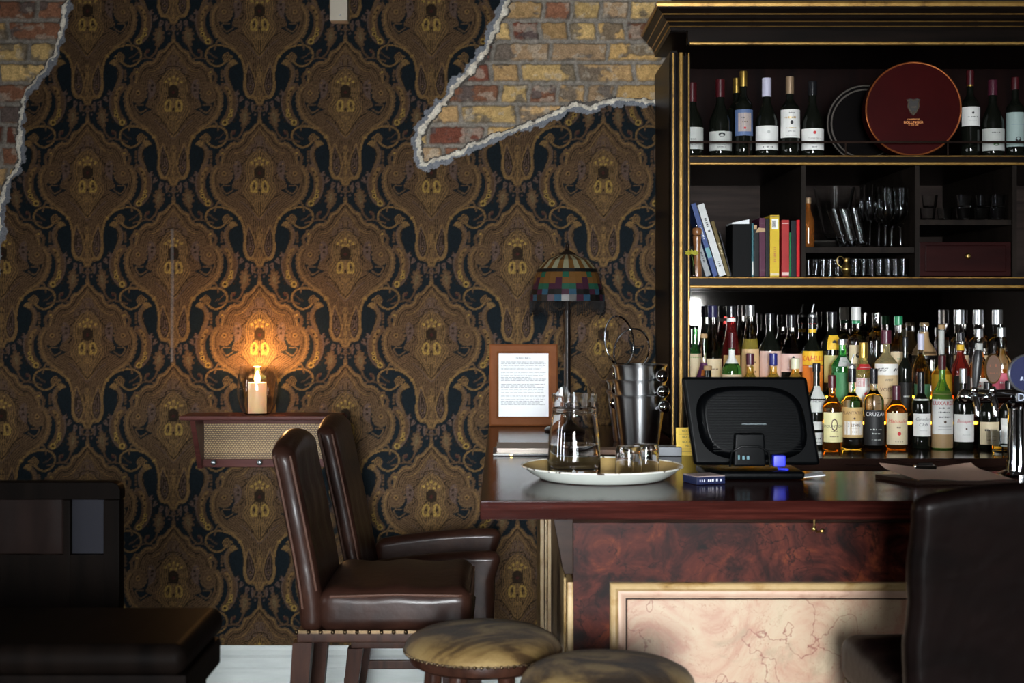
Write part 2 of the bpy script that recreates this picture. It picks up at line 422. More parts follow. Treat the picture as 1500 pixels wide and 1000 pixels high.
# small pear paisleys and tendrils that stand beside the apex
for q in crom([(80, 62), (104, 84), (108, 126), (92, 166), (76, 150), (60, 128), (58, 90)], 3, True)[::2]: dot(q[0], q[1], 9, BR1)
fill([(80, 66), (102, 88), (104, 124), (90, 170), (66, 128), (62, 92)], BR2, None)
fill([(82, 84), (92, 104), (90, 140), (76, 120), (72, 98)], (.17, .12, .06), None)
stroke([(90, 168), (106, 206), (136, 232), (158, 222), (156, 196), (140, 188)], 11, BR1); dot(146, 198, 9, (.075, .026, .022))
stroke([(0, 60), (20, 75), (34, 60), (20, 40), (0, 48)], 8, BR1); dot(0, 88, 8, BR1); dot(24, 95, 6, MAUVE); dot(40, 30, 7, MAUVE)
stroke([(112, 238), (150, 232), (190, 240), (226, 250)], 9, BR1); scallop([(196, 300), (236, 330), (232, 372)], 11, BR1, 2)
stroke([(188, 300), (216, 292), (222, 320), (204, 330)], 10, BR2); dot(208, 312, 6, BRIGHT)

def sample_tile(X, Z):
    U = ((X - PX(632, WY)) / 0.693 * PW); V = (PZ(380, WY) - Z) / 0.652 * PH
    U = np.abs((U + PW / 2) % PW - PW / 2); V = V % PH
    fu = U / S; fv = V / S; i = np.floor(fu).astype(int); j = np.floor(fv).astype(int); a = (fu - i)[..., None]; c = (fv - j)[..., None]
    H, W_ = TILE.shape[:2]; i1 = np.minimum(i + 1, W_ - 1); i = np.minimum(i, W_ - 1); j1 = (j + 1) % H; j = j % H
    return (TILE[j, i] * (1 - a) + TILE[j, i1] * a) * (1 - c) + (TILE[j1, i] * (1 - a) + TILE[j1, i1] * a) * c

# ------------------------------------------------------------------ where plaster has come off and shows the brick
def tear(pts): return [tuple(px(u, v, WY).xz) for u, v in pts]
HOLE_A = tear([(752, -60), (740, 0), (725, 32), (719, 57), (703, 80), (687, 99), (665, 120), (652, 139), (631, 168), (618, 187), (610, 211), (613, 233), (622, 242), (640, 236), (673, 226), (692, 215), (729, 201), (767, 187), (801, 174), (833, 161), (847, 157), (873, 158), (913, 148), (1010, 138), (1010, -60)])
HOLE_B = tear([(104, -60), (101, 0), (95, 32), (86, 68), (72, 97), (54, 122), (40, 140), (32, 166), (29, 198), (31, 230), (18, 259), (4, 288), (0, 360), (-16, 430), (-50, 470), (-110, 480), (-180, 440), (-220, -60)])
def grid_mesh(name, xs, zs, Yv, colr, keep, mat):
    nx, nz = len(xs), len(zs)
    X, Z = np.meshgrid(xs, zs)
    co = np.stack([X, Yv, Z], -1).reshape(-1, 3)
    idx = np.arange(nx * nz).reshape(nz, nx)
    q = np.stack([idx[:-1, :-1], idx[:-1, 1:], idx[1:, 1:], idx[1:, :-1]], -1)[keep].reshape(-1, 4)
    used = np.unique(q); remap = np.full(nx * nz, -1); remap[used] = np.arange(len(used))
    q = remap[q]; co = co[used]; cl = colr.reshape(-1, 3)[used]
    me = bpy.data.meshes.new(name)
    me.vertices.add(len(co)); me.vertices.foreach_set('co', co.astype(np.float32).ravel())
    me.loops.add(q.size); me.loops.foreach_set('vertex_index', q.astype(np.int32).ravel())
    me.polygons.add(len(q)); me.polygons.foreach_set('loop_start', np.arange(0, q.size, 4, dtype=np.int32))
    try: me.polygons.foreach_set('loop_total', np.full(len(q), 4, dtype=np.int32))
    except Exception: pass
    me.update(calc_edges=True)
    at = me.color_attributes.new('pattern', 'FLOAT_COLOR', 'POINT')
    at.data.foreach_set('color', np.concatenate([cl, np.ones((len(cl), 1))], 1).astype(np.float32).ravel())
    me.shade_smooth()
    me.materials.append(mat)
    o = bpy.data.objects.new(name, me); COL.objects.link(o); return o
def attr_mat(name, rough, bump=0.0, bs=400):
    m = P(name, (1, 1, 1), rough); t, N, L, bb = nt(m)
    a = N.new('ShaderNodeVertexColor'); a.layer_name = 'pattern'
    n = N.new('ShaderNodeTexNoise'); n.inputs['Scale'].default_value = 160; n.inputs['Detail'].default_value = 4
    tc = N.new('ShaderNodeTexCoord'); L.new(tc.outputs['Object'], n.inputs['Vector'])
    mr = N.new('ShaderNodeMapRange'); mr.inputs['From Min'].default_value = .3; mr.inputs['From Max'].default_value = .7
    mr.inputs['To Min'].default_value = .72; mr.inputs['To Max'].default_value = 1.25; L.new(n.outputs['Fac'], mr.inputs[0])
    mx = N.new('ShaderNodeMix'); mx.data_type = 'RGBA'; mx.blend_type = 'MULTIPLY'; mx.inputs[0].default_value = 1
    L.new(a.outputs['Color'], mx.inputs[6]); L.new(mr.outputs[0], mx.inputs[7]); L.new(mx.outputs[2], bb.inputs['Base Color'])
    if bump:
        bp = N.new('ShaderNodeBump'); bp.inputs['Strength'].default_value = bump; bp.inputs['Distance'].default_value = .002
        n2 = N.new('ShaderNodeTexNoise'); n2.inputs['Scale'].default_value = bs; L.new(tc.outputs['Object'], n2.inputs['Vector'])
        L.new(n2.outputs['Fac'], bp.inputs['Height']); L.new(bp.outputs[0], bb.inputs['Normal'])
    return m
G = .004
xs = np.arange(-2.9, .686, G); zs = np.arange(0, RZ + .001, G)
X, Z = np.meshgrid(xs, zs)
def sdf(h, X, Z):
    d = poly_dist(X, Z, crom(h, 4, True), True); ins = poly_in(X, Z, crom(h, 4, True))
    return np.where(ins, d, -d)
near = np.full(X.shape, -9.0)
for h in (HOLE_A, HOLE_B):
    hh = np.array(h); m = (X > hh[:, 0].min() - .15) & (X < hh[:, 0].max() + .15) & (Z > hh[:, 1].min() - .15)
    near[m] = np.maximum(near[m], sdf(h, X[m], Z[m]))
near += (fbm(X * 45, Z * 45, 4) - .5) * .026 + (fbm(X * 14 + 4, Z * 14, 2) - .5) * .020
edge2 = near + .014 + (fbm(X * 30 + 9, Z * 30, 3) - .5) * .03      # torn backing paper reaches a little further out
colr = sample_tile(X, Z)
tone = (fbm(X * 260, Z * 260, 2) - .5)[..., None]
colr = colr * .51 * (1 + .6 * tone)
# a seam in the paper with its pale sheen painted into the colour
seam = (np.abs(X - PX(252, WY)) < .006) & (Z < PZ(335, WY)) & (Z > PZ(530, WY))
colr[seam] = colr[seam] * .5 + np.array((.11, .11, .115)) * (.5 + fbm(X[seam] * 90, Z[seam] * 6, 3)[:, None] - .4)
gp = (edge2 > 0) & (near <= .002)
colr[gp] = np.array((.16, .17, .19)) * (.8 + .4 * fbm(X[gp] * 60, Z[gp] * 60)[:, None])
pl = near > .002
colr[pl] = np.array((.72, .67, .57)) * (.55 + .9 * fbm(X[pl] * 70, Z[pl] * 70)[:, None])
dk = near > .019
colr[dk] = np.array((.10, .09, .08))
depth = np.clip(near - .002, 0, .05)
Yv = WY + np.clip(depth * 1.1, 0, .034) + (pl * (fbm(X * 110, Z * 110, 3) - .5) * .007)
Yv += np.where((edge2 > 0) & (near <= .002), -.0012, 0)
keep = (near[:-1, :-1] < .028) & (near[1:, 1:] < .028)
paper_m = attr_mat('paisley_wallpaper', .7, .25, 500); paper_m.node_tree.nodes['Principled BSDF'].inputs['Specular IOR Level'].default_value = .08
wall = grid_mesh('wall_back', xs, zs, Yv, colr, keep, paper_m); wall['kind'] = 'structure'
# brickwork behind
def brick_field(xs, zs, seed):
    X, Z = np.meshgrid(xs, zs); rs = np.random.RandomState(seed)
    CH_, BL = .0845, .232
    row = np.floor((Z - .02) / CH_).astype(int); zf = (Z - .02) / CH_ - row
    xo = X + (row % 2) * BL * .5 + rs.rand(400)[row] * .09 + .004 * np.sin(Z * 40)
    # headers and stretchers: cut some stretchers in two
    ci = np.floor(xo / BL).astype(int); xf = xo / BL - ci
    half = rs.rand(400, 64)[row, ci % 64] < .38
    sub = np.where(half, np.floor(xf * 2), 0).astype(int); xl = np.where(half, xf * 2 - sub, xf); bl = np.where(half, BL / 2, BL)
    mj = .0065
    e = np.minimum(np.minimum(xl, 1 - xl) * bl, np.minimum(zf, 1 - zf) * CH_) + (fbm(X * 60, Z * 60, 3) - .5) * .010
    inb = np.clip((e - mj) / .006, 0, 1)
    pick = rs.rand(400, 64, 2)[row, ci % 64, sub]; lum = .75 + .5 * rs.rand(400, 64, 2)[row, (ci + 7) % 64, sub]
    pal = np.array([(.42, .265, .105), (.48, .325, .135), (.38, .24, .11), (.145, .050, .032), (.21, .095, .055), (.30, .20, .115)])
    c = pal[np.minimum((pick * 6).astype(int), 5)] * lum[..., None]
    n1 = fbm(X * 14 + 3, Z * 18, 4); n2 = fbm(X * 22 + 31, Z * 26, 4)
    st = np.clip((n1 - .56) / .06, 0, 1)[..., None]; c = c * (1 - .75 * st) + np.array((.085, .08, .078)) * .75 * st
    lt = np.clip((n2 - .6) / .05, 0, 1)[..., None]; c = c * (1 - .45 * lt) + np.array((.40, .35, .28)) * .45 * lt
    c = c * (.72 + .6 * fbm(X * 90, Z * 90, 3))[..., None]
    mort = np.array((.22, .195, .165)) * (.6 + .8 * fbm(X * 80, Z * 80, 3))[..., None]
    c = c * inb[..., None] + mort * (1 - inb[..., None])
    Y = WY + .036 - inb * .011 + (1 - inb) * .006 - (fbm(X * 50, Z * 50, 4) - .5) * .010 - st[..., 0] * -.006
    return c, Y
brick_m = attr_mat('old_brick', .9, .5, 250); brick_m.node_tree.nodes['Principled BSDF'].inputs['Specular IOR Level'].default_value = .1
for i, (x0, x1, z0, z1) in enumerate(((-.42, .69, 2.03, RZ), (-2.85, -1.66, 1.4, RZ))):
    bx, bz = np.arange(x0, x1, .004), np.arange(z0, z1, .004)
    c, Y = brick_field(bx, bz, 11 + i)
    bo = grid_mesh('brick', bx, bz, Y, c, np.ones((len(bz) - 1, len(bx) - 1), bool), brick_m)
    bo['kind'] = 'structure'; bo.parent = wall
plain_wall('wall_alcove', .68, RX1, 6.12, 6.25, 0, RZ, wall_m)
plain_wall('wall_far_left', RX0, -2.88, WY + .03, WY + .15, 0, RZ, wall_m)
# baseboard
base_m = noise_mix(P('white_baseboard_paint', (.7, .72, .7), .4), [(.3, (.46, .50, .49)), (.7, (.56, .60, .58))], (6, 6, 40))
b = NB(); prism(b, [(WY - .001, .0), (WY - .001, .202), (WY - .008, .202), (WY - .012, .185), (WY - .012, .165), (WY - .019, .155), (WY - .019, .118), (WY - .024, .11), (WY - .024, 0)], 'x', -2.9, .14)
struct('baseboard_back', b, base_m)
# cream trunking that comes down from the ceiling
b = NB(); box(b, PX(484, 5.69), PX(510, 5.69), 5.665, 5.729, PZ(32, 5.69), RZ - .001, .004)
tr = obj('cable_trunking', b, P('cream_trunking', (.42, .37, .29), .45))
b = NB(); sphere(b, (0, 0, 0), .004); obj('screw', b, P('steel', (.5, .5, .5), .3, 1), tr, loc=(PX(499, 5.69), 5.664, PZ(24, 5.69)))
tag(tr, 'short cream cable trunking hanging from the ceiling on the papered wall', 'trunking')

# ================================================================== BAR
TOP = 1.09; BYF = 3.408; BYB = 4.04; BXL = PX(703, BYF); BFY = 3.60; BFX = PX(840, BFY)
mahog = noise_mix(P('varnished_mahogany', (.05, .012, .008), .12, spec=.06), [(.25, (.008, .002, .0016)), (.48, (.024, .0055, .0042)), (.62, (.048, .011, .008)), (.8, (.075, .021, .015))], (3, 90, 110), 7, .75, bump=.10, bscale=170, rvar=(.05, .14))
b = NB(); prism(b, [(BXL, BYF), (2.9, BYF), (2.9, BYB), (.605, BYB), (.605, WY - .006), (BXL, WY - .006)], 'z', TOP - .046, TOP, .003)
ct = obj('bar_countertop', b, mahog); tag(ct, 'long glossy dark mahogany bar top with thick front edge', 'countertop')
red_marble = noise_mix(P('red_marbled_paint', (.09, .02, .015), .40, spec=.08), [(.34, (.005, .0018, .0015)), (.45, (.022, .0048, .0036)), (.56, (.050, .010, .006)), (.64, (.10, .022, .008)), (.74, (.032, .0085, .007))], (6, 6, 7), 10, .68, 1.8)
layer_noise(red_marble, (.004, .002, .002), 7, .018, .0, distort=2.4, voronoi=True)
layer_noise(red_marble, (.003, .0015, .0015), 6, .56, .66, 9, 2.0)
layer_noise(red_marble, (.11, .045, .04), 9, .70, .78, 5, .4)
cream_marble = noise_mix(P('pink_cream_marble_paint', (.6, .47, .36), .35), [(.28, (.24, .185, .115)), (.40, (.33, .25, .165)), (.50, (.31, .205, .135)), (.58, (.26, .13, .085)), (.64, (.32, .215, .145)), (.76, (.20, .085, .05))], (4.5, 4.5, 3.6), 9, .66, 1.6)
layer_noise(cream_marble, (.14, .04, .025), 4.2, .012, .0, distort=3.0, voronoi=True)
layer_noise(cream_marble, (.20, .085, .05), 8.5, .008, .0, distort=3.0, voronoi=True)
layer_noise(cream_marble, (.21, .16, .10), 5, .58, .72, 6, 1.0)
gold_cream = noise_mix(P('distressed_cream_gilt', (.5, .36, .17), .38), [(.25, (.27, .175, .065)), (.5, (.36, .25, .12)), (.63, (.24, .14, .045)), (.70, (.025, .016, .010))], (9, 12, 12), 8, .65, .6, bump=.15, bscale=120)
pink_cream = noise_mix(P('worn_pink_cream', (.6, .45, .36), .4), [(.25, (.44, .32, .24)), (.55, (.40, .26, .19)), (.70, (.16, .07, .045))], (11, 11, 11), 8, .65, .6)
blk_lac = noise_mix(P('black_brown_lacquer', (.012, .007, .006), .35, spec=.07), [(.3, (.008, .005, .004)), (.7, (.026, .014, .010))], (4, 4, 30), 5, bump=.08)
bar = thing('bar_counter', 'front of the bar counter painted as red marble with a cream marble panel', 'bar counter', (0, 0, 0))
b = NB(); prism(b, [(BFX, BFY), (2.9, BFY), (2.9, BYB - .06), (.54, BYB - .06), (.54, 5.16), (.54, WY - .01), (BFX, WY - .01)], 'z', .002, TOP - .0465)
obj('carcass', b, red_marble, bar, False)
b = NB()
prism(b, [(BFY + .0, TOP - .047), (BFY - .030, TOP - .047), (BFY - .030, TOP - .060), (BFY - .014, TOP - .068), (BFY - .010, TOP - .078), (BFY, TOP - .082)], 'x', BFX - .002, 2.9)
obj('under_moulding', b, blk_lac, bar, False)
b = NB(); box(b, BFX - .004, PX(1500, BFY) + 1.0, BFY - .012, BFY, 0.003, .14, .004); obj('plinth', b, blk_lac, bar)
FX0, FX1, FZ1, FZ0 = PX(893, BFY), 1.75, PZ(852, BFY), .22
b = NB(); sweep_frame(b, FX0, FX1, FZ0, FZ1, BFY, [(0, 0), (0, .012), (.004, .020), (.012, .024), (.018, .020), (.021, .012)]); obj('outer_moulding', b, gold_cream, bar, angle=60)
b = NB(); sweep_frame(b, FX0, FX1, FZ0, FZ1, BFY, [(.021, .012), (.024, .015), (.033, .013), (.036, .006), (.040, .004)]); obj('inner_moulding', b, pink_cream, bar, angle=60)
b = NB(); sweep_frame(b, FX0, FX1, FZ0, FZ1, BFY, [(.040, .004), (.0405, .0012), (.049, .0012)]); obj('shadow_line', b, blk_lac, bar, angle=60)
b = NB(); box(b, FX0 + .044, FX1 - .044, BFY - .004, BFY, FZ0 + .044, FZ1 - .044, .002); obj('marble_panel', b, cream_marble, bar, False)
# left flank of the counter
b = NB(); box(b, BFX - .016, BFX, BFY - .004, BFY + .42, .003, PZ(841, BFY + .1), .004)
box(b, BFX - .022, BFX - .016, BFY + .06, BFY + .12, .003, PZ(841, BFY + .1), .003); obj('corner_pilaster', b, gold_cream, bar)
side_m = noise_mix(P('stained_tan_panel', (.28, .20, .12), .5), [(.3, (.24, .165, .09)), (.6, (.18, .115, .06)), (.8, (.08, .05, .027))], (3, 3, 9), 7)
b = NB(); box(b, BFX - .008, BFX, BFY + .42, WY - .4, .003, TOP - .05); obj('flank_panel', b, side_m, bar, False)
b = NB()
for (y0, y1, d) in ((5.02, 5.09, .02), (5.09, 5.16, .012), (5.16, 5.23, .026), (5.23, 5.30, .014)): box(b, BFX - d, BFX, y0, y1, .003, TOP - .05, .004)
box(b, BFX - .040, BFX, 5.30, WY - .03, .003, TOP - .05, .006); obj('end_moulding', b, gold_cream, bar)
# bracket under the overhang, wedge with a moulded face
b = NB(); cxl = PX(807, BFY + .03)
prism(b, [(BFX, TOP - .05), (BFX, PZ(841, BFY)), (BFX - .022, PZ(841, BFY)), (BFX - .030, PZ(830, BFY)), (cxl + .010, TOP - .075), (cxl, TOP - .062), (cxl, TOP - .05)], 'y', BFY - .002, BFY + .07, .003); obj('bracket', b, blk_lac, bar)
brass = noise_mix(P('aged_brass', (.55, .38, .13), .28, 1), [(.3, (.42, .27, .08)), (.7, (.62, .45, .17))], (20, 20, 20))
hk = NB(); hx, hz = PX(1193, 3.5), TOP - .0475
tube(hk, [(hx, 3.5, hz), (hx, 3.5, hz - .03), (hx + .004, 3.49, hz - .04), (hx + .012, 3.47, hz - .036)], .0022, 8); sphere(hk, (hx + .012, 3.47, hz - .034), .006, 10); sphere(hk, (hx - .004, 3.487, hz - .032), .006, 10)
box(hk, hx - .012, hx + .012, 3.49, 3.51, hz - .002, hz + .0004)
tag(obj('bag_hook', hk, brass), 'small brass bag hook screwed under the bar edge', 'hook')

# ================================================================== BACK-BAR CABINET
CYF = 5.20; CXL = .619; CXR = 2.6; SH1, SH2 = PZ(227, CYF), PZ(405, CYF); CYB = 6.06
ebony = noise_mix(P('ebonised_wood', (.008, .005, .004), .36, spec=.08), [(.3, (.004, .003, .0025)), (.7, (.013, .008, .006))], (3, 3, 40), 6, bump=.1)
redwood = noise_mix(P('dark_red_wood', (.02, .006, .005), .5, spec=.05), [(.3, (.006, .003, .003)), (.7, (.016, .006, .005))], (30, 30, 3), 6)
gilt = noise_mix(P('rubbed_gilt', (.42, .25, .06), .32, .55), [(.30, (.52, .32, .09)), (.55, (.40, .22, .055)), (.72, (.06, .03, .012))], (14, 14, 14), 8, .7)
cab = thing('back_bar_cabinet', 'tall black and gilt back-bar cabinet with open shelves', 'cabinet', (0, 0, 0))
b = NB(); box(b, CXL, CXL + .024, CYF + .01, CYB, .002, 2.50); obj('side_panel', b, ebony, cab, False)
b = NB(); box(b, CXR - .024, CXR, CYF + .01, CYB, .002, 2.50); obj('side_panel', b, ebony, cab, False)
def stile(x0, x1):
    b = NB(); box(b, x0, x1, CYF, CYF + .05, .002, 2.48); obj('stile', b, ebony, cab, False)
    b = NB(); w = x1 - x0
    for f, r in ((.05, .0045), (.40, .0085), (.88, .0035)):
        tube(b, [(x0 + w * f + r, CYF, .002), (x0 + w * f + r, CYF, 2.49)], r, 12)
    st = obj('gilt_beading', b, gilt, cab)
    b = NB()
    for f, r in ((.24, .005), (.70, .0045)): tube(b, [(x0 + w * f + r, CYF, .002), (x0 + w * f + r, CYF, 2.49)], r, 10)
    obj('dark_beading', b, ebony, cab)
stile(CXL, PX(1011, CYF)); stile(CXR - .07, CXR)
# cornice: stacked mouldings, mitred round the left corner
b = NB(); g = NB()
def cornice_ring(bm, prof):
    """prof: (projection, z) outline swept along the left return and the front"""
    rings = []
    for p, z in prof:
        rings.append([bm.verts.new(q) for q in ((CXL - p, WY - .012 if p > 0 else WY - .012, z), (CXL - p, CYF - p, z), (CXR + p, CYF - p, z))])
    for A, B in zip(rings, rings[1:]):
        for i in range(2): bm.faces.new((A[i], A[i + 1], B[i + 1], B[i]))
zc = lambda v, p: PZ(v, CYF - p)
cornice_ring(b, [(0, zc(40, 0) - .012), (.004, zc(40, 0)), (.012, zc(33, .012)), (.020, zc(29, .02)), (.028, zc(26, .03)), (.034, zc(20, .034)), (.046, zc(15, .046)), (.052, zc(12, .052)), (.052, zc(9.5, .052))])
obj('cornice', b, ebony, cab, angle=30)
cornice_ring(g, [(.0525, zc(9.5, .052)), (.058, zc(9, .058)), (.060, zc(5, .06)), (.056, zc(2, .056)), (0, zc(2, .056)), (-.1, zc(2, .056))])
cornice_ring(g, [(.003, zc(40, 0)), (.0085, zc(38.5, .008)), (.003, zc(37, .003))])
cornice_ring(g, [(.0125, zc(32.3, .013)), (.018, zc(31, .017)), (.0135, zc(29.8, .017))])
cornice_ring(g, [(.034, zc(21.5, .034)), (.0375, zc(20.5, .036)), (.036, zc(19.5, .035))])
obj('gilt_cornice_line', g, gilt, cab, angle=30)
b = NB(); box(b, PX(1008, CYF), CXR - .05, CYF + .004, CYF + .05, PZ(64, CYF), 2.60); box(b, CXL, CXR, CYF + .05, CYB, 2.575, 2.6); obj('header', b, ebony, cab, False)
g = NB(); box(g, PX(1010, CYF), CXR - .06, CYF - .003, CYF + .02, PZ(65.5, CYF), PZ(61, CYF), .003); obj('gilt_header_bead', g, gilt, cab)
b = NB(); box(b, CXL + .024, CXR - .024, CYB - .02, CYB, SH1 - .01, 2.575); obj('upper_back', b, redwood, cab, False)
b = NB(); box(b, CXL + .024, CXR - .024, CYB - .02, CYB, 1.628, SH1 - .011); obj('middle_back', b, noise_mix(P('grey_brown_oak', (.04, .03, .025), .5, spec=.06), [(.3, (.016, .011, .010)), (.7, (.042, .030, .025))], (2, 2, 40), 6), cab, False)
def shelf(zt, zb, name):
    b = NB(); box(b, CXL + .024, CXR - .024, CYF + .004, CYB - .02, zb, zt, .002); o = obj(name, b, ebony, cab)
    g = NB(); tube(g, [(PX(1011, CYF), CYF + .002, zb + .006), (CXR - .06, CYF + .002, zb + .006)], .0058, 12)
    tube(g, [(PX(1011, CYF), CYF + .003, zt - .004), (CXR - .06, CYF + .003, zt - .004)], .0026, 10); obj('gilt_edge', g, gilt, o)
shelf(SH1, PZ(242, CYF), 'upper_shelf'); shelf(SH2, PZ(422, CYF), 'middle_shelf')
b = NB(); zr = PZ(207.5, CYF)
tube(b, [(PX(1010, CYF), CYF + .012, zr), (CXR - .06, CYF + .012, zr)], .0045, 10)
for u in (1098, 1240, 1390): tube(b, [(PX(u, CYF), CYF + .012, SH1 - .001), (PX(u, CYF), CYF + .012, zr)], .003, 8)
obj('gallery_rail', b, blk_lac, cab)
D1, D2, D3 = PX(1178, CYF), PX(1345, CYF), PX(1488, CYF)
oakd = noise_mix(P('dark_oak', (.02, .014, .012), .5, spec=.06), [(.3, (.008, .006, .005)), (.7, (.018, .013, .010))], (30, 30, 3), 6)
for d in (D1, D2, D3):
    b = NB(); box(b, d - .008, d + .008, CYF + .012, CYB - .02, SH2, PZ(242, CYF)); obj('divider', b, oakd, cab, False)
b = NB(); box(b, D1 + .008, D2 - .008, CYF + .02, CYB - .03, PZ(370, CYF), PZ(361, CYF), .002); obj('glass_shelf', b, oakd, cab)
b = NB(); box(b, D2 + .008, D3 - .008, CYF + .02, CYB - .03, PZ(329, CYF), PZ(321, CYF), .002); obj('glass_shelf', b, oakd, cab)
b = NB(); box(b, D2 + .010, D3 - .010, CYF + .02, CYF + .40, SH2 + .002, PZ(354, CYF), .003); box(b, D2 + .03, D3 - .03, CYF + .014, CYF + .02, SH2 + .018, PZ(359, CYF), .004); dr = obj('drawer', b, noise_mix(P('dark_red_drawer', (.03, .006, .006), .4, spec=.06), [(.3, (.012, .0025, .0025)), (.7, (.024, .005, .0045))], (3, 3, 20)), cab)
b = NB(); lathe(b, [(0, 0), (.005, 0), (.005, .008), (.010, .013), (.011, .018), (.007, .023), (0, .024)], 16); obj('knob', b, brass, dr, loc=(PX(1418, CYF), CYF + .014, PZ(375, CYF)), rot=(PI / 2, 0, 0))
# lower stage: back counter with stepped lit bottle display and mirror
CTY = 4.83; CTZ = PZ(671, CTY)
b = NB(); box(b, .665, CXR, CTY, 5.62, CTZ - .045, CTZ, .004); bt = obj('back_counter', b, noise_mix(P('polished_dark_wood', (.02, .009, .007), .12), [(.3, (.012, .006, .005)), (.7, (.03, .014, .010))], (2, 40, 40), bump=.03), cab)
b = NB(); box(b, .67, CXR, CTY + .03, 5.10, .002, CTZ - .045); obj('lower_front', b, ebony, cab, False)
ST1, ST2 = PZ(615, 5.34), PZ(578, 5.48)
b = NB(); box(b, .665, CXR - .03, 5.285, 5.61, CTZ + .001, ST1, .002); box(b, .665, CXR - .03, 5.425, 5.61, ST1, ST2, .002); obj('bottle_step', b, ebony, cab, False)
led = P('amber_strip', (1, .6, .1), .4, emit=(1.0, .50, .03), estr=10.0)
for (y, z) in ((5.2835, ST1), (5.4235, ST2)):
    b = NB(); box(b, .67, CXR - .04, y - .004, y, z - .011, z - .002, .001); obj('light_strip', b, led, cab)
# mirror panel
b = NB(); box(b, .665, CXR - .03, 5.590, 5.598, ST2 + .002, PZ(423, CYF)); obj('mirror', b, noise_mix(P('old_mirror', (.6, .58, .55), .03, 1), [(.3, (.22, .205, .19)), (.7, (.30, .28, .26))], (9, 9, 9), 6), cab, False)
b = NB(); box(b, .665, CXR - .03, 5.60, 5.62, ST2 - .05, PZ(423, CYF)); obj('mirror_back', b, ebony, cab, False)

# ================================================================== STOOLS
cow = noise_mix(P('cowhide', (.12, .085, .04), .6, sheen=.04, spec=.15), [(.36, (.016, .008, .003)), (.46, (.045, .025, .009)), (.54, (.125, .078, .027)), (.72, (.23, .16, .065))], (4.2, 7.5, 5), 7, .55, 1.2, bump=.5, bscale=140)
t_, N_, L_, b_ = nt(cow)
dwood = noise_mix(P('dark_turned_wood', (.04, .016, .010), .32, spec=.12), [(.3, (.012, .005, .0035)), (.7, (.038, .015, .009))], (40, 40, 4), 6, bump=.05)
nailm = P('antique_nail', (.09, .062, .035), .3, 1)
def make_stool():
    t = thing('round_bar_stool', '', 'stool', (0, 0, 0))
    R = .185; z0 = .735
    b = NB(); lathe(b, [(0, z0 + .056), (.06, z0 + .055), (.11, z0 + .051), (.15, z0 + .042), (.175, z0 + .029), (R + .001, z0 + .014), (R + .002, z0 + .005), (R - .004, z0), (0, z0)], 64); obj('cowhide_seat', b, cow, t)
    b = NB(); lathe(b, [(R - .010, z0 + .001), (R - .008, z0 - .012), (R - .012, z0 - .024), (R - .022, z0 - .030), (0, z0 - .030)], 64); obj('seat_ring', b, dwood, t)
    b = NB()
    for i in range(76):
        a = 2 * PI * i / 76; sphere(b, ((R + .001) * math.cos(a), (R + .001) * math.sin(a), z0 + .002), .0046, 8)
    obj('nail_trim', b, nailm, t)
    feet = []
    for k in range(4):
        a = PI / 4 + k * PI / 2 + .35; ca, sa = math.cos(a), math.sin(a)
        b = NB(); pts = []; rr = []
        for s, r in ((0, .021), (.15, .022), (.3, .019), (.5, .020), (.62, .017), (.64, .021), (.66, .017), (.85, .016), (1, .014)):
            q = .128 + (.205 - .128) * s; pts.append((q * ca, q * sa, (z0 - .031) * (1 - s) + .0005)); rr.append(r)
        tube(b, pts, rr, 16); obj('leg', b, dwood, t); feet.append((a,))
    for k in range(4):
        a, c = PI / 4 + k * PI / 2 + .35, PI / 4 + (k + 1) * PI / 2 + .35; z = .28 + .06 * (k % 2); q = .205 - .077 * z / .7
        b = NB(); tube(b, [(q * math.cos(a), q * math.sin(a), z), (q * math.cos(c), q * math.sin(c), z)], .010, 10); obj('rung', b, dwood, t)
    return t
def copy_tree(o, parent=None):
    c = o.copy(); COL.objects.link(c)
    if parent: c.parent = parent; c.matrix_parent_inverse.identity()
    for ch in list(o.children): copy_tree(ch, c)
    return c
s1 = make_stool(); s2 = copy_tree(s1)
s1.location = (PX(707, 3.40), 3.40, 0); s2.location = (PX(890, 3.08), 3.08, 0); s2.rotation_euler[2] = 2.2
s1['label'] = 'round cowhide-topped bar stool beside the leather chairs'; s2['label'] = 'round cowhide-topped bar stool before the cream marble panel, cropped by the frame'
for s in (s1, s2): s['group'] = 'round cowhide bar stools'

# ================================================================== LEATHER CHAIRS
leather = noise_mix(P('brown_leather', (.02, .008, .006), .40, coat=.10, spec=.13), [(.3, (.010, .0042, .0030)), (.55, (.024, .0095, .0062)), (.75, (.046, .021, .013))], (5, 5, 9), 7, .6, .6, bump=.45, bscale=38)
leather.node_tree.nodes['Principled BSDF'].inputs['Coat Roughness'].default_value = .16
piping = P('leather_piping', (.07, .033, .022), .35)
def warp(bm, fn):
    for v in bm.verts: v.co = Vector(fn(v.co.x, v.co.y, v.co.z))
def subgrid(bm, x0, x1, y0, y1, z0, z1, bev, cuts):
    box(bm, x0, x1, y0, y1, z0, z1, bev, 4)
    for ax, n, a, c in ((0, cuts[0], x0, x1), (1, cuts[1], y0, y1), (2, cuts[2], z0, z1)):
        for i in range(1, n):
            co = [0, 0, 0]; no = [0, 0, 0]; co[ax] = a + (c - a) * i / n; no[ax] = 1
            bmesh.ops.bisect_plane(bm, geom=bm.verts[:] + bm.edges[:] + bm.faces[:], plane_co=co, plane_no=no)
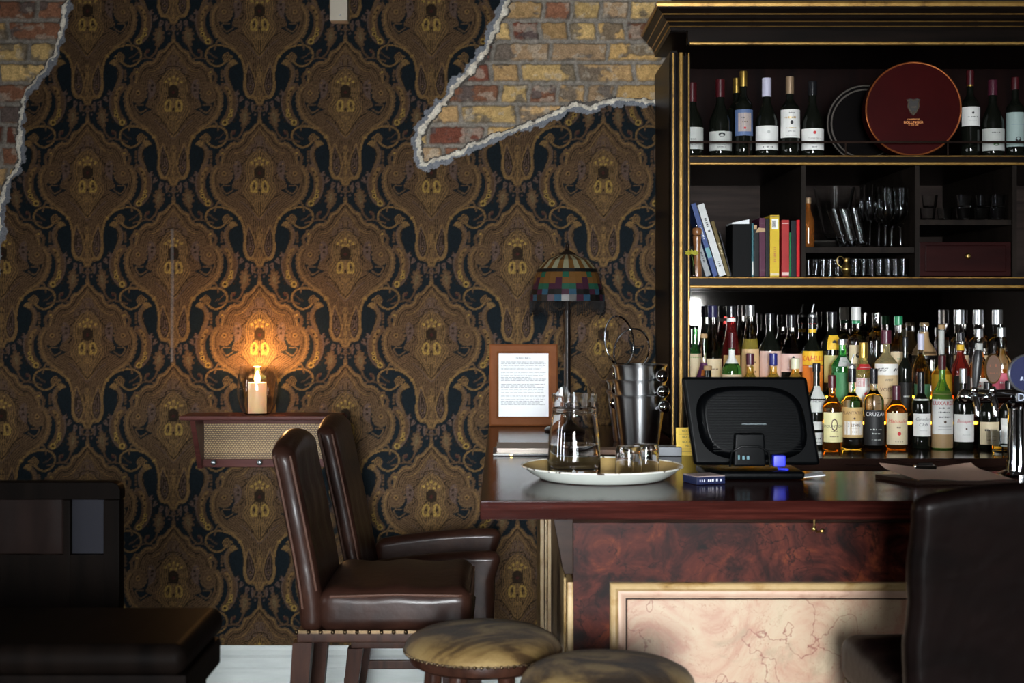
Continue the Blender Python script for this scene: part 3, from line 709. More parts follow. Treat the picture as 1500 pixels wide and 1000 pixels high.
def make_chair(name, arms=False, W=.47, D=.46, seat=.80, back=1.22, lean=.10):
    """seat faces +x, near side at y=0, far side at y=W, x=0 is the rear of the seat"""
    t = thing(name, '', 'chair', (0, 0, 0)); st = .115
    b = NB(); subgrid(b, -.01, D, 0, W, seat - st, seat, .030, (8, 8, 3))
    def cush(x, y, z):
        u = (x + .01) / (D + .01) * 2 - 1; v = y / W * 2 - 1; k = max(0, (1 - u * u) * (1 - v * v))
        h = (z - (seat - st)) / st
        bulge = 1 + .022 * math.sin(PI * min(max(h, 0), 1))
        return (D / 2 + (x - D / 2) * bulge, W / 2 + (y - W / 2) * bulge, z + (.016 * k if h > .5 else 0) + .006 * math.sin(x * 40) * max(0, h - .3))
    warp(b, cush); obj('seat', b, leather, t)
    p = NB(); tube(p, [(.02, -.003, seat - .018), (D * .5, -.005, seat - .012), (D - .03, -.003, seat - .016), (D + .001, .03, seat - .018), (D + .001, W - .03, seat - .018)], .004, 8); obj('piping', p, piping, t)
    b = NB(); TH = .065; zb = seat - st
    subgrid(b, -TH, 0, 0, W, zb, back, .028, (2, 12, 12))
    def bk(x, y, z):
        f = max(0, (z - seat + .05)) / (back - seat); v = y / W * 2 - 1
        sx = x - lean * f ** 1.15
        if x > -TH * .35 and z > seat + .04:      # buttoned front
            d = min(math.hypot(y - by, z - bz) for by in (W * .2, W * .5, W * .8) for bz in (seat + .14, seat + .28))
            sx += .012 * (1 - math.exp(-(d / .05) ** 2)) - .012
        zz = z - .020 * v * v * f + (.010 if z > back - .03 else 0) * (1 - v * v)
        return (sx, y + .003 * math.sin(z * 37) , zz)
    warp(b, bk); bkx = obj('backrest', b, leather, t)
    p = NB()
    pts = [(bk(-.010, 0, z)[0], -.002, bk(0, 0, z)[2]) for z in np.linspace(seat + .0, back - .02, 12)]
    tube(p, pts, .0035, 8); pts = [(bk(-TH + .012, 0, z)[0], -.002, bk(0, 0, z)[2]) for z in np.linspace(seat - .05, back - .02, 12)]; tube(p, pts, .0035, 8)
    obj('seam', p, piping, bkx)
    b = NB()
    for by in (W * .2, W * .5, W * .8):
        for bz in (seat + .14, seat + .28): sphere(b, (bk(-.012, by, bz)[0] - .002, by, bz), .009, 8)
    obj('button', b, leather, bkx)
    b = NB(); box(b, -.07, D - .004, .006, W - .006, seat - st - .028, seat - st + .004, .004); obj('seat_rail', b, dwood, t)
    b = NB()
    box(b, -.072, D + .0005, .0005, .004, seat - st - .002, seat - st + .006); box(b, D - .003, D + .0005, .0005, W - .005, seat - st - .002, seat - st + .006)
    for i in range(15): sphere(b, (-.07 + (D + .06) * i / 14, .001, seat - st + .002), .006, 8)
    for i in range(15): sphere(b, (D + .0005, .01 + (W - .02) * i / 14, seat - st + .002), .006, 8)
    obj('nail_trim', b, nailm, t)
    zl = seat - st - .028
    for lx, sp in ((-.055, -.05), (D - .05, .0)):
        for ly in (.03, W - .03):
            b = NB(); w0, w1 = .026, .017
            A = [b.verts.new((lx + sx_ * w0, ly + sy_ * w0, zl)) for sx_, sy_ in ((-1, -1), (1, -1), (1, 1), (-1, 1))]
            B = [b.verts.new((lx + sp + sx_ * w1, ly + sy_ * w1, .0005)) for sx_, sy_ in ((-1, -1), (1, -1), (1, 1), (-1, 1))]
            b.faces.new(A); b.faces.new(B[::-1])
            for i in range(4): b.faces.new((A[i], B[i], B[(i + 1) % 4], A[(i + 1) % 4]))
            obj('leg', b, dwood, t, False)
    for seg in (((-.075, .03, .25), (D - .05, .03, .25)), ((-.075, W - .03, .25), (D - .05, W - .03, .25)), ((D - .05, .03, .20), (D - .05, W - .03, .20)), ((-.085, .03, .30), (-.085, W - .03, .30))):
        b = NB(); (x0, y0, z), (x1, y1, _) = seg; box(b, min(x0, x1) - .010, max(x0, x1) + .010, min(y0, y1) - .010, max(y0, y1) + .010, z - .016, z + .016, .003); obj('stretcher', b, dwood, t)
    if arms:
        for y0 in (-.035, W - .035):
            b = NB(); subgrid(b, -.03, D + .02, y0, y0 + .07, seat - st + .01, arms, .030, (8, 2, 3))
            warp(b, lambda x, y, z: (x + (.02 if z > arms - .05 else 0) * (x / D), y, z - (.035 * ((D - x) / D) ** 2 if z > arms - .08 else 0))); obj('armrest', b, leather, t)
    return t
leather_shaded = noise_mix(P('dark_brown_leather', (.008, .004, .003), .45, coat=.035, spec=.05), [(.3, (.0014, .0007, .0006)), (.6, (.003, .0014, .0012)), (.75, (.0055, .0027, .0022))], (5, 5, 9), 7, .6, .6, bump=.45, bscale=38)  # same brown leather as the other chairs, darkened to paint in this chair's shade
leather_shaded.node_tree.nodes['Principled BSDF'].inputs['Coat Roughness'].default_value = .16
c1 = make_chair('leather_bar_chair', D=.395, lean=.07, back=1.20); c1.location = (-.479, 3.80, 0)
c1['label'] = 'brown leather bar chair facing the bar, nearer of the two by the wall shelf'; c1['category'] = 'chair'
c2 = make_chair('leather_armchair', arms=.745, W=.50, D=.39, seat=.56, back=1.175, lean=.115); c2.location = (-.435, 4.75, 0); c2.rotation_euler[2] = 0.0
c2['label'] = 'brown leather armchair behind the nearer leather bar chair, against the papered wall'
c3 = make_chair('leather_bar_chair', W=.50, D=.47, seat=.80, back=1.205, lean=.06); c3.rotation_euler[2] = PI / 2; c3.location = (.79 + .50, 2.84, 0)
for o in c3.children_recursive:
    if o.data.materials[0] == leather: o.data.materials[0] = leather_shaded
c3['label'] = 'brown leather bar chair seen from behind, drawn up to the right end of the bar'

# ================================================================== DARK SETTLE AND TABLE, far left
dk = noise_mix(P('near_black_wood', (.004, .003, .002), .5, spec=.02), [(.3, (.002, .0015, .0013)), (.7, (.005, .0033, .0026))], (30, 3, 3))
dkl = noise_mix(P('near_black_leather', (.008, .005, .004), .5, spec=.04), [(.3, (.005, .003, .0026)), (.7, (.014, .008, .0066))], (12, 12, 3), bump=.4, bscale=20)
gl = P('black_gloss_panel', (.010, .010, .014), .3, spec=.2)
SY = 3.62
st = thing('high_back_settle', 'dark wooden high-backed settle with leather and glossy back panels', 'settle', (0, 0, 0))
x0, x1, zt = -2.3, PX(176, SY), PZ(706, SY)
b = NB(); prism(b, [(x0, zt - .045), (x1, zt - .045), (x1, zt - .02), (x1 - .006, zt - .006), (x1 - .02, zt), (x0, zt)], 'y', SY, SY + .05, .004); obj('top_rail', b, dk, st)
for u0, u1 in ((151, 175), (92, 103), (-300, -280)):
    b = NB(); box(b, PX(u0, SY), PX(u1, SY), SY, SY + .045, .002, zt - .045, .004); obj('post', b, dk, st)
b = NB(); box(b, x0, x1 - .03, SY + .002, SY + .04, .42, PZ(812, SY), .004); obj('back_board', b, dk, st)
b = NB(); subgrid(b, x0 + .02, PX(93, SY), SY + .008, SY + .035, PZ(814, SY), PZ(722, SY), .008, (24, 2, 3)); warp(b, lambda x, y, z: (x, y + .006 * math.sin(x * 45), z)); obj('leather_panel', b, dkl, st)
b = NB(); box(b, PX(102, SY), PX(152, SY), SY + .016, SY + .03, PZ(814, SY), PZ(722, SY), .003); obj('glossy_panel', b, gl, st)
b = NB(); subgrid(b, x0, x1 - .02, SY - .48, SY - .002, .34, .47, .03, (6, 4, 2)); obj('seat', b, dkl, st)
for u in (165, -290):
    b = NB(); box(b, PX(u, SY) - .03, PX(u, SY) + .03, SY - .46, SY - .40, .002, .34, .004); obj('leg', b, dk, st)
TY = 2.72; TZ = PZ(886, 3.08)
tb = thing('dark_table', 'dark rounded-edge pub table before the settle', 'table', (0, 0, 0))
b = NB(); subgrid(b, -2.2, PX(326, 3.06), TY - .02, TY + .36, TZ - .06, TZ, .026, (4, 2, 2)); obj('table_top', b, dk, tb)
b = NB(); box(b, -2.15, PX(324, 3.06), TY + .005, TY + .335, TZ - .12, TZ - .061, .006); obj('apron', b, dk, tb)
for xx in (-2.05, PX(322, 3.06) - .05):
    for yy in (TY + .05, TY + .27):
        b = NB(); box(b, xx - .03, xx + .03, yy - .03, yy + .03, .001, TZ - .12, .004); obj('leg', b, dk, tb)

# ================================================================== THINGS ON THE BAR
glass = P('clear_glass', (1, 1, 1), .01, trans=1, ior=1.47)
glass_thin = P('thin_glass', (.96, .98, .98), .01, trans=1, ior=1.35)
water = P('water', (.93, .97, 1.0), .0, trans=1, ior=1.33)
paper = noise_mix(P('white_paper', (.75, .77, .78), .6), [(.3, (.72, .74, .76)), (.7, (.80, .82, .83))], (6, 6, 6))
ink = P('black_ink', (.02, .02, .022), .6); greyink = P('grey_ink', (.22, .23, .25), .6)
E = .0006
# enamel tray
TX, TYC = PX(882, 3.87), 3.87; TRZ = TOP + E
tray = thing('enamel_tray', 'large round white enamel tray with tan inside and chipped rim', 'tray', (TX, TYC, TRZ))
white_en = noise_mix(P('white_enamel', (.66, .69, .64), .18, coat=.4), [(.3, (.62, .66, .60)), (.7, (.70, .73, .68))], (7, 7, 7))
tan_en = noise_mix(P('tan_enamel', (.55, .40, .19), .2, coat=.4), [(.3, (.52, .34, .12)), (.7, (.64, .45, .19))], (9, 9, 9))
rim_m = noise_mix(P('chipped_rim', (.7, .68, .6), .3), [(.45, (.74, .73, .66)), (.58, (.70, .68, .60)), (.60, (.05, .03, .02))], (45, 45, 45), 3)
b = NB(); lathe(b, [(0, .0), (.166, .0), (.172, .003), (.192, .014), (.210, .028), (.2185, .0345)], 72); obj('outer_shell', b, white_en, tray)
b = NB(); lathe(b, [(0, .002), (.164, .002), (.172, .005), (.190, .016), (.208, .030), (.2185, .0352)], 72); obj('inner_surface', b, tan_en, tray)
b = NB(); tube(b, [(.2185 * math.cos(a), .2185 * math.sin(a), .0345) for a in np.linspace(0, 2 * PI, 73)[:-1]], .0022, 8, True); obj('rim', b, rim_m, tray)
# glass jug with pouring lid, half full of water
JX, JY, JZ = PX(841, 3.88), 3.88, TRZ + .0032
jug = thing('glass_jug', 'clear glass water jug with pouring collar standing on the enamel tray', 'jug', (JX, JY, JZ))
b = NB()
lathe(b, [(0, 0), (.064, 0), (.071, .004), (.073, .012), (.0725, .05), (.070, .09), (.066, .13), (.061, .165), (.0585, .178), (.0600, .181), (.0600, .187), (.0575, .190), (.0585, .215), (.0595, .222),
          (.0570, .222), (.0555, .190), (.0560, .178), (.0588, .163), (.0638, .13), (.0678, .09), (.0702, .05), (.0705, .014), (.066, .0085), (0, .0085)], 56)
obj('glass_body', b, glass, jug)
b = NB(); lathe(b, [(0, .0092), (.0655, .0092), (.0700, .0145), (.0697, .05), (.0676, .088), (0, .088)], 56); obj('water', b, water, jug)
b = NB()                                              # folded pouring lip: two raised wings with a dip between
n = 64; R0 = []; R1 = []; R2 = []; R3 = []
for i in range(n):
    a = 2 * PI * i / n; c_, s_ = math.cos(a), math.sin(a)
    h = .222 + .026 * math.exp(-((abs(math.atan2(s_, c_) + PI / 2) - .62) / .30) ** 2) + .003
    for k, rr in ((0, .060), (1, .0615), (2, .0582), (3, .0575)): (R0, R1, R2, R3)[k].append(b.verts.new((rr * c_ * (1 - (h - .225) * 6), rr * s_ * (1 - (h - .225) * 6) if k in (1, 2) else rr * s_, .205 if k in (0, 3) else h)))
for A, B in ((R0, R1), (R1, R2), (R2, R3), (R3, R0)):
    for i in range(n): b.faces.new((A[i], A[(i + 1) % n], B[(i + 1) % n], B[i]))
obj('pouring_lip', b, glass_thin, jug)
# tumblers upside down on the tray
TUMB = [(0, .088), (.030, .088), (.0330, .086), (.0345, .078), (.0355, .060), (.0365, .030), (.0372, .0005), (.0352, .0005), (.0342, .030), (.0330, .060), (.0310, .070), (0, .071)]
tl = ['upturned glass tumbler on the tray, next to the jug', 'upturned glass tumbler on the tray, farthest from the jug', 'upturned glass tumbler on the tray, behind the other two']
tm = None
for i, (u, y) in enumerate(((921, 3.83), (946, 3.895))):
    if tm is None:
        b = NB(); lathe(b, TUMB, 36); tm = obj('tumbler', b, glass); o = tm
    else: o = tm.copy(); COL.objects.link(o)
    o.location = (PX(u, y), y, TRZ + .0032); tag(o, tl[i], 'tumbler', 'upturned tumblers on the tray')
# framed notice
FRX0, FRX1, FRH = PX(717, 5.66), PX(817, 5.66), PZ(504, 5.66) - TOP
fr = thing('framed_notice', 'brown wooden picture frame with a white printed notice against the wallpaper', 'picture frame', ((FRX0 + FRX1) / 2, 5.655, TOP + E)); fr.rotation_euler = (-.10, 0, 0)
frw = noise_mix(P('red_brown_frame', (.2, .07, .03), .5, spec=.05), [(.3, (.11, .036, .012)), (.7, (.19, .068, .025))], (6, 6, 6), 7)
w_ = (FRX1 - FRX0) / 2; h_ = FRH
b = NB(); sweep_frame(b, -w_, w_, 0, h_, 0, [(0, -.012), (0, .008), (.006, .012), (.028, .010), (.036, .004), (.037, -.002)]); obj('frame', b, frw, fr, angle=30)
b = NB(); box(b, -w_ + .034, w_ - .034, -.001, .011, .034, h_ - .034); pg = obj('notice', b, paper, fr, False)
b = NB(); put_text(b, '~10', .010, lambda x, y: (x, -.0015, h_ - .055 + y)); r2 = random.Random(5)
for ln in range(26):
    z = h_ - .072 - ln * .0068
    if ln in (5, 12, 19): continue
    x = -w_ + .046; end = w_ - .046 - (r2.random() * .06 if ln % 5 == 4 else r2.random() * .012)
    while x < end:
        l = .005 + r2.random() * .016; box(b, x, min(x + l, end), -.0016, -.0010, z, z + .0022); x += l + .0028
obj('printed_text', b, greyink, pg, False)
# stained-glass table lamp
LX, LY = PX(831, 5.42), 5.42
lamp = thing('table_lamp', 'unlit leaded stained-glass table lamp with bead fringe on a dark column', 'lamp', (LX, LY, TOP + E))
bronze = noise_mix(P('dark_bronze', (.01, .007, .005), .3, spec=.2), [(.3, (.005, .0035, .003)), (.7, (.014, .009, .007))], (20, 20, 20))
lz = lambda v: PZ(v, LY) - TOP
b = NB(); lathe(b, [(0, 0), (.085, 0), (.088, .006), (.080, .014), (.055, .020), (.040, .030), (.022, .038), (.016, .05), (0, .05)], 40); obj('base', b, bronze, lamp)
b = NB(); lathe(b, [(.013, .045), (.014, .10), (.018, .11), (.013, .12), (.0125, lz(500)), (.0155, lz(495)), (.012, lz(488)), (.012, lz(462)), (.016, lz(455)), (.010, lz(450)), (.008, lz(368)), (0, lz(366))], 24); obj('column', b, bronze, lamp)
cream_gl = P('cream_glass', (.17, .16, .10), .25, spec=.3); amber_gl = P('amber_glass', (.085, .040, .012), .25, spec=.3); green_gl = P('green_glass', (.012, .05, .03), .25, spec=.3); plum_gl = P('plum_glass', (.03, .010, .018), .25, spec=.3); blue_gl = P('blue_glass', (.018, .045, .07), .2, spec=.4); lead = P('lead_came', (.012, .011, .010), .35, .5)
b = NB(); RS = PX(886, LY) - LX
prof = [(.030, lz(373)), (.080, lz(381)), (.110, lz(394)), (.114, lz(399)), (.122, lz(407)), (.129, lz(416)), (.134, lz(424)), (.138, lz(432)), (.139, lz(441))]
rg = lathe(b, [(r * RS / .139, z) for r, z in prof], 32)
b.faces.ensure_lookup_table()
for i, f in enumerate(b.faces):
    ring, sct = divmod(i, 32)
    if ring < 2: f.material_index = 0 if sct % 2 else 1
    elif ring == 2: f.material_index = 6
    elif ring == 3: f.material_index = (1, 4, 1, 2)[sct % 4]
    elif ring == 4: f.material_index = (1, 1, 3, 1)[sct % 4]
    elif ring == 5: f.material_index = (2, 3, 3, 2)[sct % 4]
    else: f.material_index = (5, 6, 6, 3)[(sct + 2 * ring) % 4]
r_ = bmesh.ops.inset_individual(b, faces=b.faces[:], thickness=.0016, depth=0)
for f in r_['faces']: f.material_index = 6
sh = obj('lamp_shade', b, [cream_gl, amber_gl, green_gl, plum_gl, amber_gl, blue_gl, lead], lamp, False)
b = NB(); lathe(b, [(.034, lz(374)), (.030, lz(371)), (.012, lz(368)), (.006, lz(364)), (.0075, lz(360)), (.005, lz(357)), (0, lz(355))], 24); obj('cap', b, bronze, lamp)
b = NB(); r3 = random.Random(9)
for i in range(120):
    a = 2 * PI * i / 120; rr = .139 * RS / .139; ln = (14 + 5 * math.sin(a * 8) + r3.random() * 4)
    tube(b, [(rr * math.cos(a), rr * math.sin(a), lz(441)), (rr * math.cos(a) * 1.005, rr * math.sin(a) * 1.005, lz(441 + ln))], .0013, 5)
    sphere(b, (rr * math.cos(a), rr * math.sin(a), lz(441 + ln)), .003, 6)
obj('bead_fringe', b, P('dark_beads', (.006, .005, .005), .5, spec=.1), sh)
# ice buckets, nested
steel = P('brushed_steel', (.62, .63, .64), .30, 1.0); t_, N_, L_, b_ = nt(steel)
tg0 = N_.new('ShaderNodeTangent'); tg0.direction_type = 'RADIAL'; tg0.axis = 'Z'; L_.new(tg0.outputs[0], b_.inputs['Tangent'])
b_.inputs['Anisotropic'].default_value = .92; b_.inputs['Anisotropic Rotation'].default_value = 0.25
BKY = 4.74
def make_bucket(knobs=True):
    t = thing('ice_bucket', '', 'ice bucket', (0, 0, 0))
    b = NB(); lathe(b, [(0, 0), (.060, 0), (.064, .004), (.086, .165), (.0905, .172), (.093, .176), (.0905, .179), (.0865, .174), (.0835, .166), (.0625, .006), (0, .0045)], 56); obj('bucket_body', b, steel, t)
    if knobs:
        for a in (-.92, -.92 + PI):
            b = NB(); c_, s_ = math.cos(a), math.sin(a)
            tube(b, [(.082 * c_, .082 * s_, .135), (.100 * c_, .100 * s_, .142)], .006, 10); sphere(b, (.1185 * c_, .1185 * s_, .143), .021, 18); obj('knob', b, P('polished_steel', (.6, .6, .6), .06, 1), t)
    return t
b0 = make_bucket(); ups = (0, .050, .100)
bl = ['lowest steel ice bucket of the nested stack beside the cabinet', 'middle steel ice bucket of the nested stack beside the cabinet', 'top steel ice bucket of the nested stack, holding the wire loops']
for i, up in enumerate(ups):
    o = b0 if i == 0 else copy_tree(b0)
    o.location = (PX(937, BKY) + .0006 * (i - 1), BKY, TOP + E + up); o['label'] = bl[i]; o['group'] = 'nested ice buckets on the bar'; o.rotation_euler[2] = -.05 * i
b1 = make_bucket(False)
bl = ['lower ice bucket of the smaller stack behind the nested ice buckets', 'upper ice bucket of the smaller stack behind the nested ice buckets']
for i, up in enumerate((0, .038)):
    o = b1 if i == 0 else copy_tree(b1)
    o.location = (PX(926, 4.97), 4.97, TOP + E + up); o['label'] = bl[i]; o['group'] = 'smaller stack of ice buckets'
chrome = P('chrome', (.75, .76, .78), .05, 1)
for i, (u, v, rx, rz, tilt, lab) in enumerate(((907, 499, .048, .083, .13, 'taller wire loop handle standing in the top ice bucket'), (925, 517, .058, .074, -.28, 'shorter wire loop handle leaning in the top ice bucket'))):
    b = NB(); c0 = px(u, v - 4 * i, BKY - .02 + .035 * i)
    ring = [(c0.x + rx * math.cos(a) * math.cos(tilt) - rz * math.sin(a) * math.sin(tilt), c0.y + .010 * math.cos(a), c0.z + rx * math.cos(a) * math.sin(tilt) + rz * math.sin(a) * math.cos(tilt)) for a in np.linspace(0, 2 * PI, 41)[:-1]]
    tube(b, ring, .0032, 8, True)
    e = Vector(ring[30]); d2 = Vector((PX(937, BKY) - .02 + .05 * i, BKY + .01, TOP + .205))
    tube(b, [e, e * .5 + d2 * .5, d2], .0035, 8)
    tag(obj('wire_loop', b, chrome), lab, 'bar tool')
# clipboard with papers, left of the jug
cb = thing('clipboard', 'black clipboard of papers lying behind the jug at the wall end of the bar', 'clipboard', (PX(765, 4.50), 4.58, TOP + E))
blackp = P('black_plastic', (.012, .012, .013), .35)
b = NB(); box(b, -.093, .20, -.11, .12, 0, .006, .002); obj('board', b, blackp, cb)
b = NB(); r4 = random.Random(2)
for i in range(7):
    dx, dy = r4.uniform(-.003, .003), r4.uniform(-.003, .003); box(b, -.080 + dx, .19 + dx, -.102 + dy, .11 + dy, .0062 + i * .0024, .0082 + i * .0024)
obj('paper_sheets', b, noise_mix(P('cream_paper', (.6, .52, .45), .6), [(.3, (.58, .50, .43)), (.7, (.66, .58, .51))], (5, 5, 5)), cb, False)
b = NB(); box(b, -.092, -.04, -.116, -.1105, .0005, .008, .001); box(b, -.04, -.03, -.116, -.1105, .0005, .006, .001, mi=1); obj('clip', b, [blackp, brass], cb)
b = NB(); box(b, -.060, .060, -.05, .05, 0, .016, .003); nb = tag(obj('brown_notebook', b, noise_mix(P('brown_card', (.2, .10, .06), .5), [(.3, (.17, .085, .05)), (.7, (.24, .125, .075))], (9, 9, 9)), loc=(PX(892, 4.5), 4.55, TOP + E)), 'small brown notebook lying between the jug and the upturned tumblers', 'notebook')
b = NB(); box(b, -.036, .036, -.04, .04, 0, .028, .003); tag(obj('grey_box', b, P('grey_card', (.20, .21, .23), .5), loc=(PX(981, 4.48), 4.50, TOP + E)), 'small grey box on the bar between the tumblers and the yellow sign', 'box')
ys = thing('yellow_tent_card', 'yellow printed card standing at the foot of the cabinet beside the monitor', 'card', (PX(1013, 4.48), 4.48, TOP + E)); ys.rotation_euler = (-.12, 0, .0)
b = NB(); box(b, -.048, .052, 0, .003, 0, .088); yc = obj('card', b, noise_mix(P('yellow_card', (.75, .50, .03), .5), [(.3, (.72, .46, .03)), (.7, (.80, .55, .05))], (9, 9, 9)), ys, False)
b = NB()
for z, s in ((.077, 'BIDI A DRINK'), (.058, 'BIDI A DRINK'), (.043, 'BIDI A DRINK'), (.030, 'No. 0000')): put_text(b, s, .0105, lambda x, y: (x - .000, -.0006, z + y), .9)
for z in (.066, .020, .012): box(b, -.04, .044, -.0008, -.0002, z, z + .0012)
obj('printed_text', b, ink, yc, False)
# navy booklet and white slip
b = NB(); box(b, -.042, .042, -.04, .04, 0, .020, .002); bk_ = obj('navy_booklet', b, P('navy_print', (.010, .014, .045), .3), loc=(.535, 3.765, TOP + E), rot=(0, 0, .35)); tag(bk_, 'navy booklet with white print lying between the tray and the monitor', 'booklet')
b = NB(); box(b, -.041, .041, -.039, .039, .0202, .0212); obj('cover', b, P('pale_pink_paper', (.55, .42, .40), .5), bk_, False)
b = NB()
for i in range(3): put_text(b, '~3', .010, lambda x, y: (-.024 + .024 * i + x, -.0405, .010 + y))
obj('lettering', b, paper, bk_, False)
b = NB(); prism(b, [(-.05, -.03), (.045, -.03), (.05, .035), (.046, .036), (-.05, .03)], 'z', 0, .002); wl = [v for v in b.verts if v.co.x > .04]
for v in wl: v.co.z += .010
tag(obj('white_slip', b, paper, loc=(PX(1178, 3.9), 3.87, TOP + E)), 'white paper slip curling on the bar beside the monitor foot', 'paper')
# monitor of the till, seen from behind
MY = 3.93
mon = thing('till_monitor', 'black flat till monitor seen from behind, standing on the bar', 'monitor', (PX(1094, MY), MY, TOP + E))
gloss_b = P('black_monitor_plastic', (.0012, .0014, .0017), .30, spec=.06); matte_b = P('black_ridged_plastic', (.0025, .0028, .003), .5, spec=.10)
ang = -.16; ca, sa = math.cos(ang), math.sin(ang); mz0 = .030; MH = PZ(553, MY) - TOP - mz0 + .004
def tl_(x, y, z): return (x + .055 * (1 - z / MH) * .55, y * ca - z * sa - .0, mz0 + z * ca + y * sa)
def ty(bm): warp(bm, lambda x, y, z: tl_(x, y, z))
WM = (PX(1186, MY) - PX(1001, MY)) / 2
b = NB(); box(b, -WM, WM, 0, .030, 0, MH, .010, 4); ty(b); obj('screen_case', b, gloss_b, mon)
b = NB(); rings = []                        # bulged back with rounded arch shoulders
for k, (sc, d) in enumerate(((1.0, 0), (.985, -.008), (.95, -.018), (.90, -.026), (.84, -.030), (0, -.031))):
    ring = []
    for i in range(64):
        a = 2 * PI * i / 64; c_, s_ = math.cos(a), math.sin(a); e = 2 / 3.2
        ring.append(b.verts.new(((WM * .86 * sc) * math.copysign(abs(c_) ** e, c_), d, MH * .47 + MH * .42 * sc * math.copysign(abs(s_) ** e, s_))) if sc else None)
    if sc: rings.append(ring)
for A, B in zip(rings, rings[1:]):
    for i in range(64): b.faces.new((A[i], A[(i + 1) % 64], B[(i + 1) % 64], B[i]))
b.faces.new(rings[-1]); ty(b); obj('back_shell', b, gloss_b, mon)
b = NB()
for i in range(22):
    z = MH * .14 + i * MH * .030; hw = WM * .70 * (1 - (max(0, (z / MH - .55)) / .33) ** 3.2)
    if z < MH * .80: box(b, -hw, hw, -.0335, -.029, z, z + .0032, .001)
ty(b); obj('ridge_grille', b, matte_b, mon)
b = NB(); box(b, -.034, .034, -.038, -.030, MH * .44, MH * .452, .001); ty(b); obj('badge_strip', b, P('grey_badge', (.12, .15, .16), .25), mon)
b = NB(); prism(b, [(-.045, .03), (.045, .03), (.040, .12), (-.040, .12)], 'y', -.05, -.02, .006); tube(b, [(-.055, -.052, .03), (-.05, -.054, .07), (-.025, -.056, .085), (.025, -.056, .085), (.05, -.054, .07), (.055, -.052, .03)], .003, 8); obj('neck', b, gloss_b, mon)
b = NB(); box(b, -.13, .14, -.10, .09, 0, .022, .008, 3); obj('foot', b, gloss_b, mon)
b = NB(); box(b, .062, .096, -.062, -.030, .030, .062, .004); tube(b, [(.079, -.046, .030), (.079, -.05, .024), (.10, -.07, .0235)], .004, 8); obj('blue_plug', b, P('blue_plug', (.02, .03, .55), .35), mon)
b = NB(); put_text(b, '~4', .02, lambda x, y: (-.01 + x, -.0585, .055 + y)); obj('lettering', b, P('teal_print', (.03, .12, .15), .4), mon, False)
# menu clipboard on the bar, right
mn = thing('menu_clipboard', 'dark clipboard with tan menu sheets at the right end of the bar', 'clipboard', (0, 0, TOP + E))
def quad_slab(bm, pts, z0, z1, curl=None):
    prism(bm, pts, 'z', z0, z1)
Q = [px(1342, 712, 3.72).xy, px(1492, 712, 3.72).xy, px(1424, 697, 3.87).xy, px(1282, 697, 3.87).xy]
b = NB(); quad_slab(b, [tuple(Vector(q)) for q in Q], 0, .010); obj('board', b, blk_lac, mn, False)
b = NB(); A = Vector(Q[0]); B = Vector(Q[1]); C_ = Vector(Q[2]); D_ = Vector(Q[3])
NX, NY = 14, 10; vs = []
for j in range(NY + 1):
    for i in range(NX + 1):
        s, t = .03 + .95 * i / NX, .02 + .96 * j / NY
        p = (A * (1 - s) + B * s) * (1 - t) + (D_ * (1 - s) + C_ * s) * t
        z = .011 + .020 * t + .014 * max(0, t - .75) ** 2 * 16 * (abs(s - .5) * 2) ** 2 + .002 * math.sin(s * 9)
        vs.append(b.verts.new((p.x, p.y, z)))
for j in range(NY):
    for i in range(NX): b.faces.new((vs[j * (NX + 1) + i], vs[j * (NX + 1) + i + 1], vs[(j + 1) * (NX + 1) + i + 1], vs[(j + 1) * (NX + 1) + i]))
bmesh.ops.solidify(b, geom=b.faces[:], thickness=.001)
obj('menu_sheets', b, noise_mix(P('tan_paper', (.7, .48, .36), .6), [(.3, (.66, .44, .33)), (.7, (.74, .52, .40))], (6, 6, 6)), mn)
b = NB(); m_ = (C_ + D_) / 2; box(b, m_.x - .03, m_.x + .03, m_.y - .022, m_.y - .002, .010, .036, .003); tube(b, [(m_.x - .02, m_.y - .012, .038), (m_.x + .02, m_.y - .012, .038)], .005, 8); obj('clip', b, chrome, mn)
b = NB()
for q in (Q[0], Q[0] + (Q[3] - Q[0]) * .12): sphere(b, (q[0] + .006, q[1] + .004, .008), .004, 8)
obj('corner_stud', b, brass, mn)
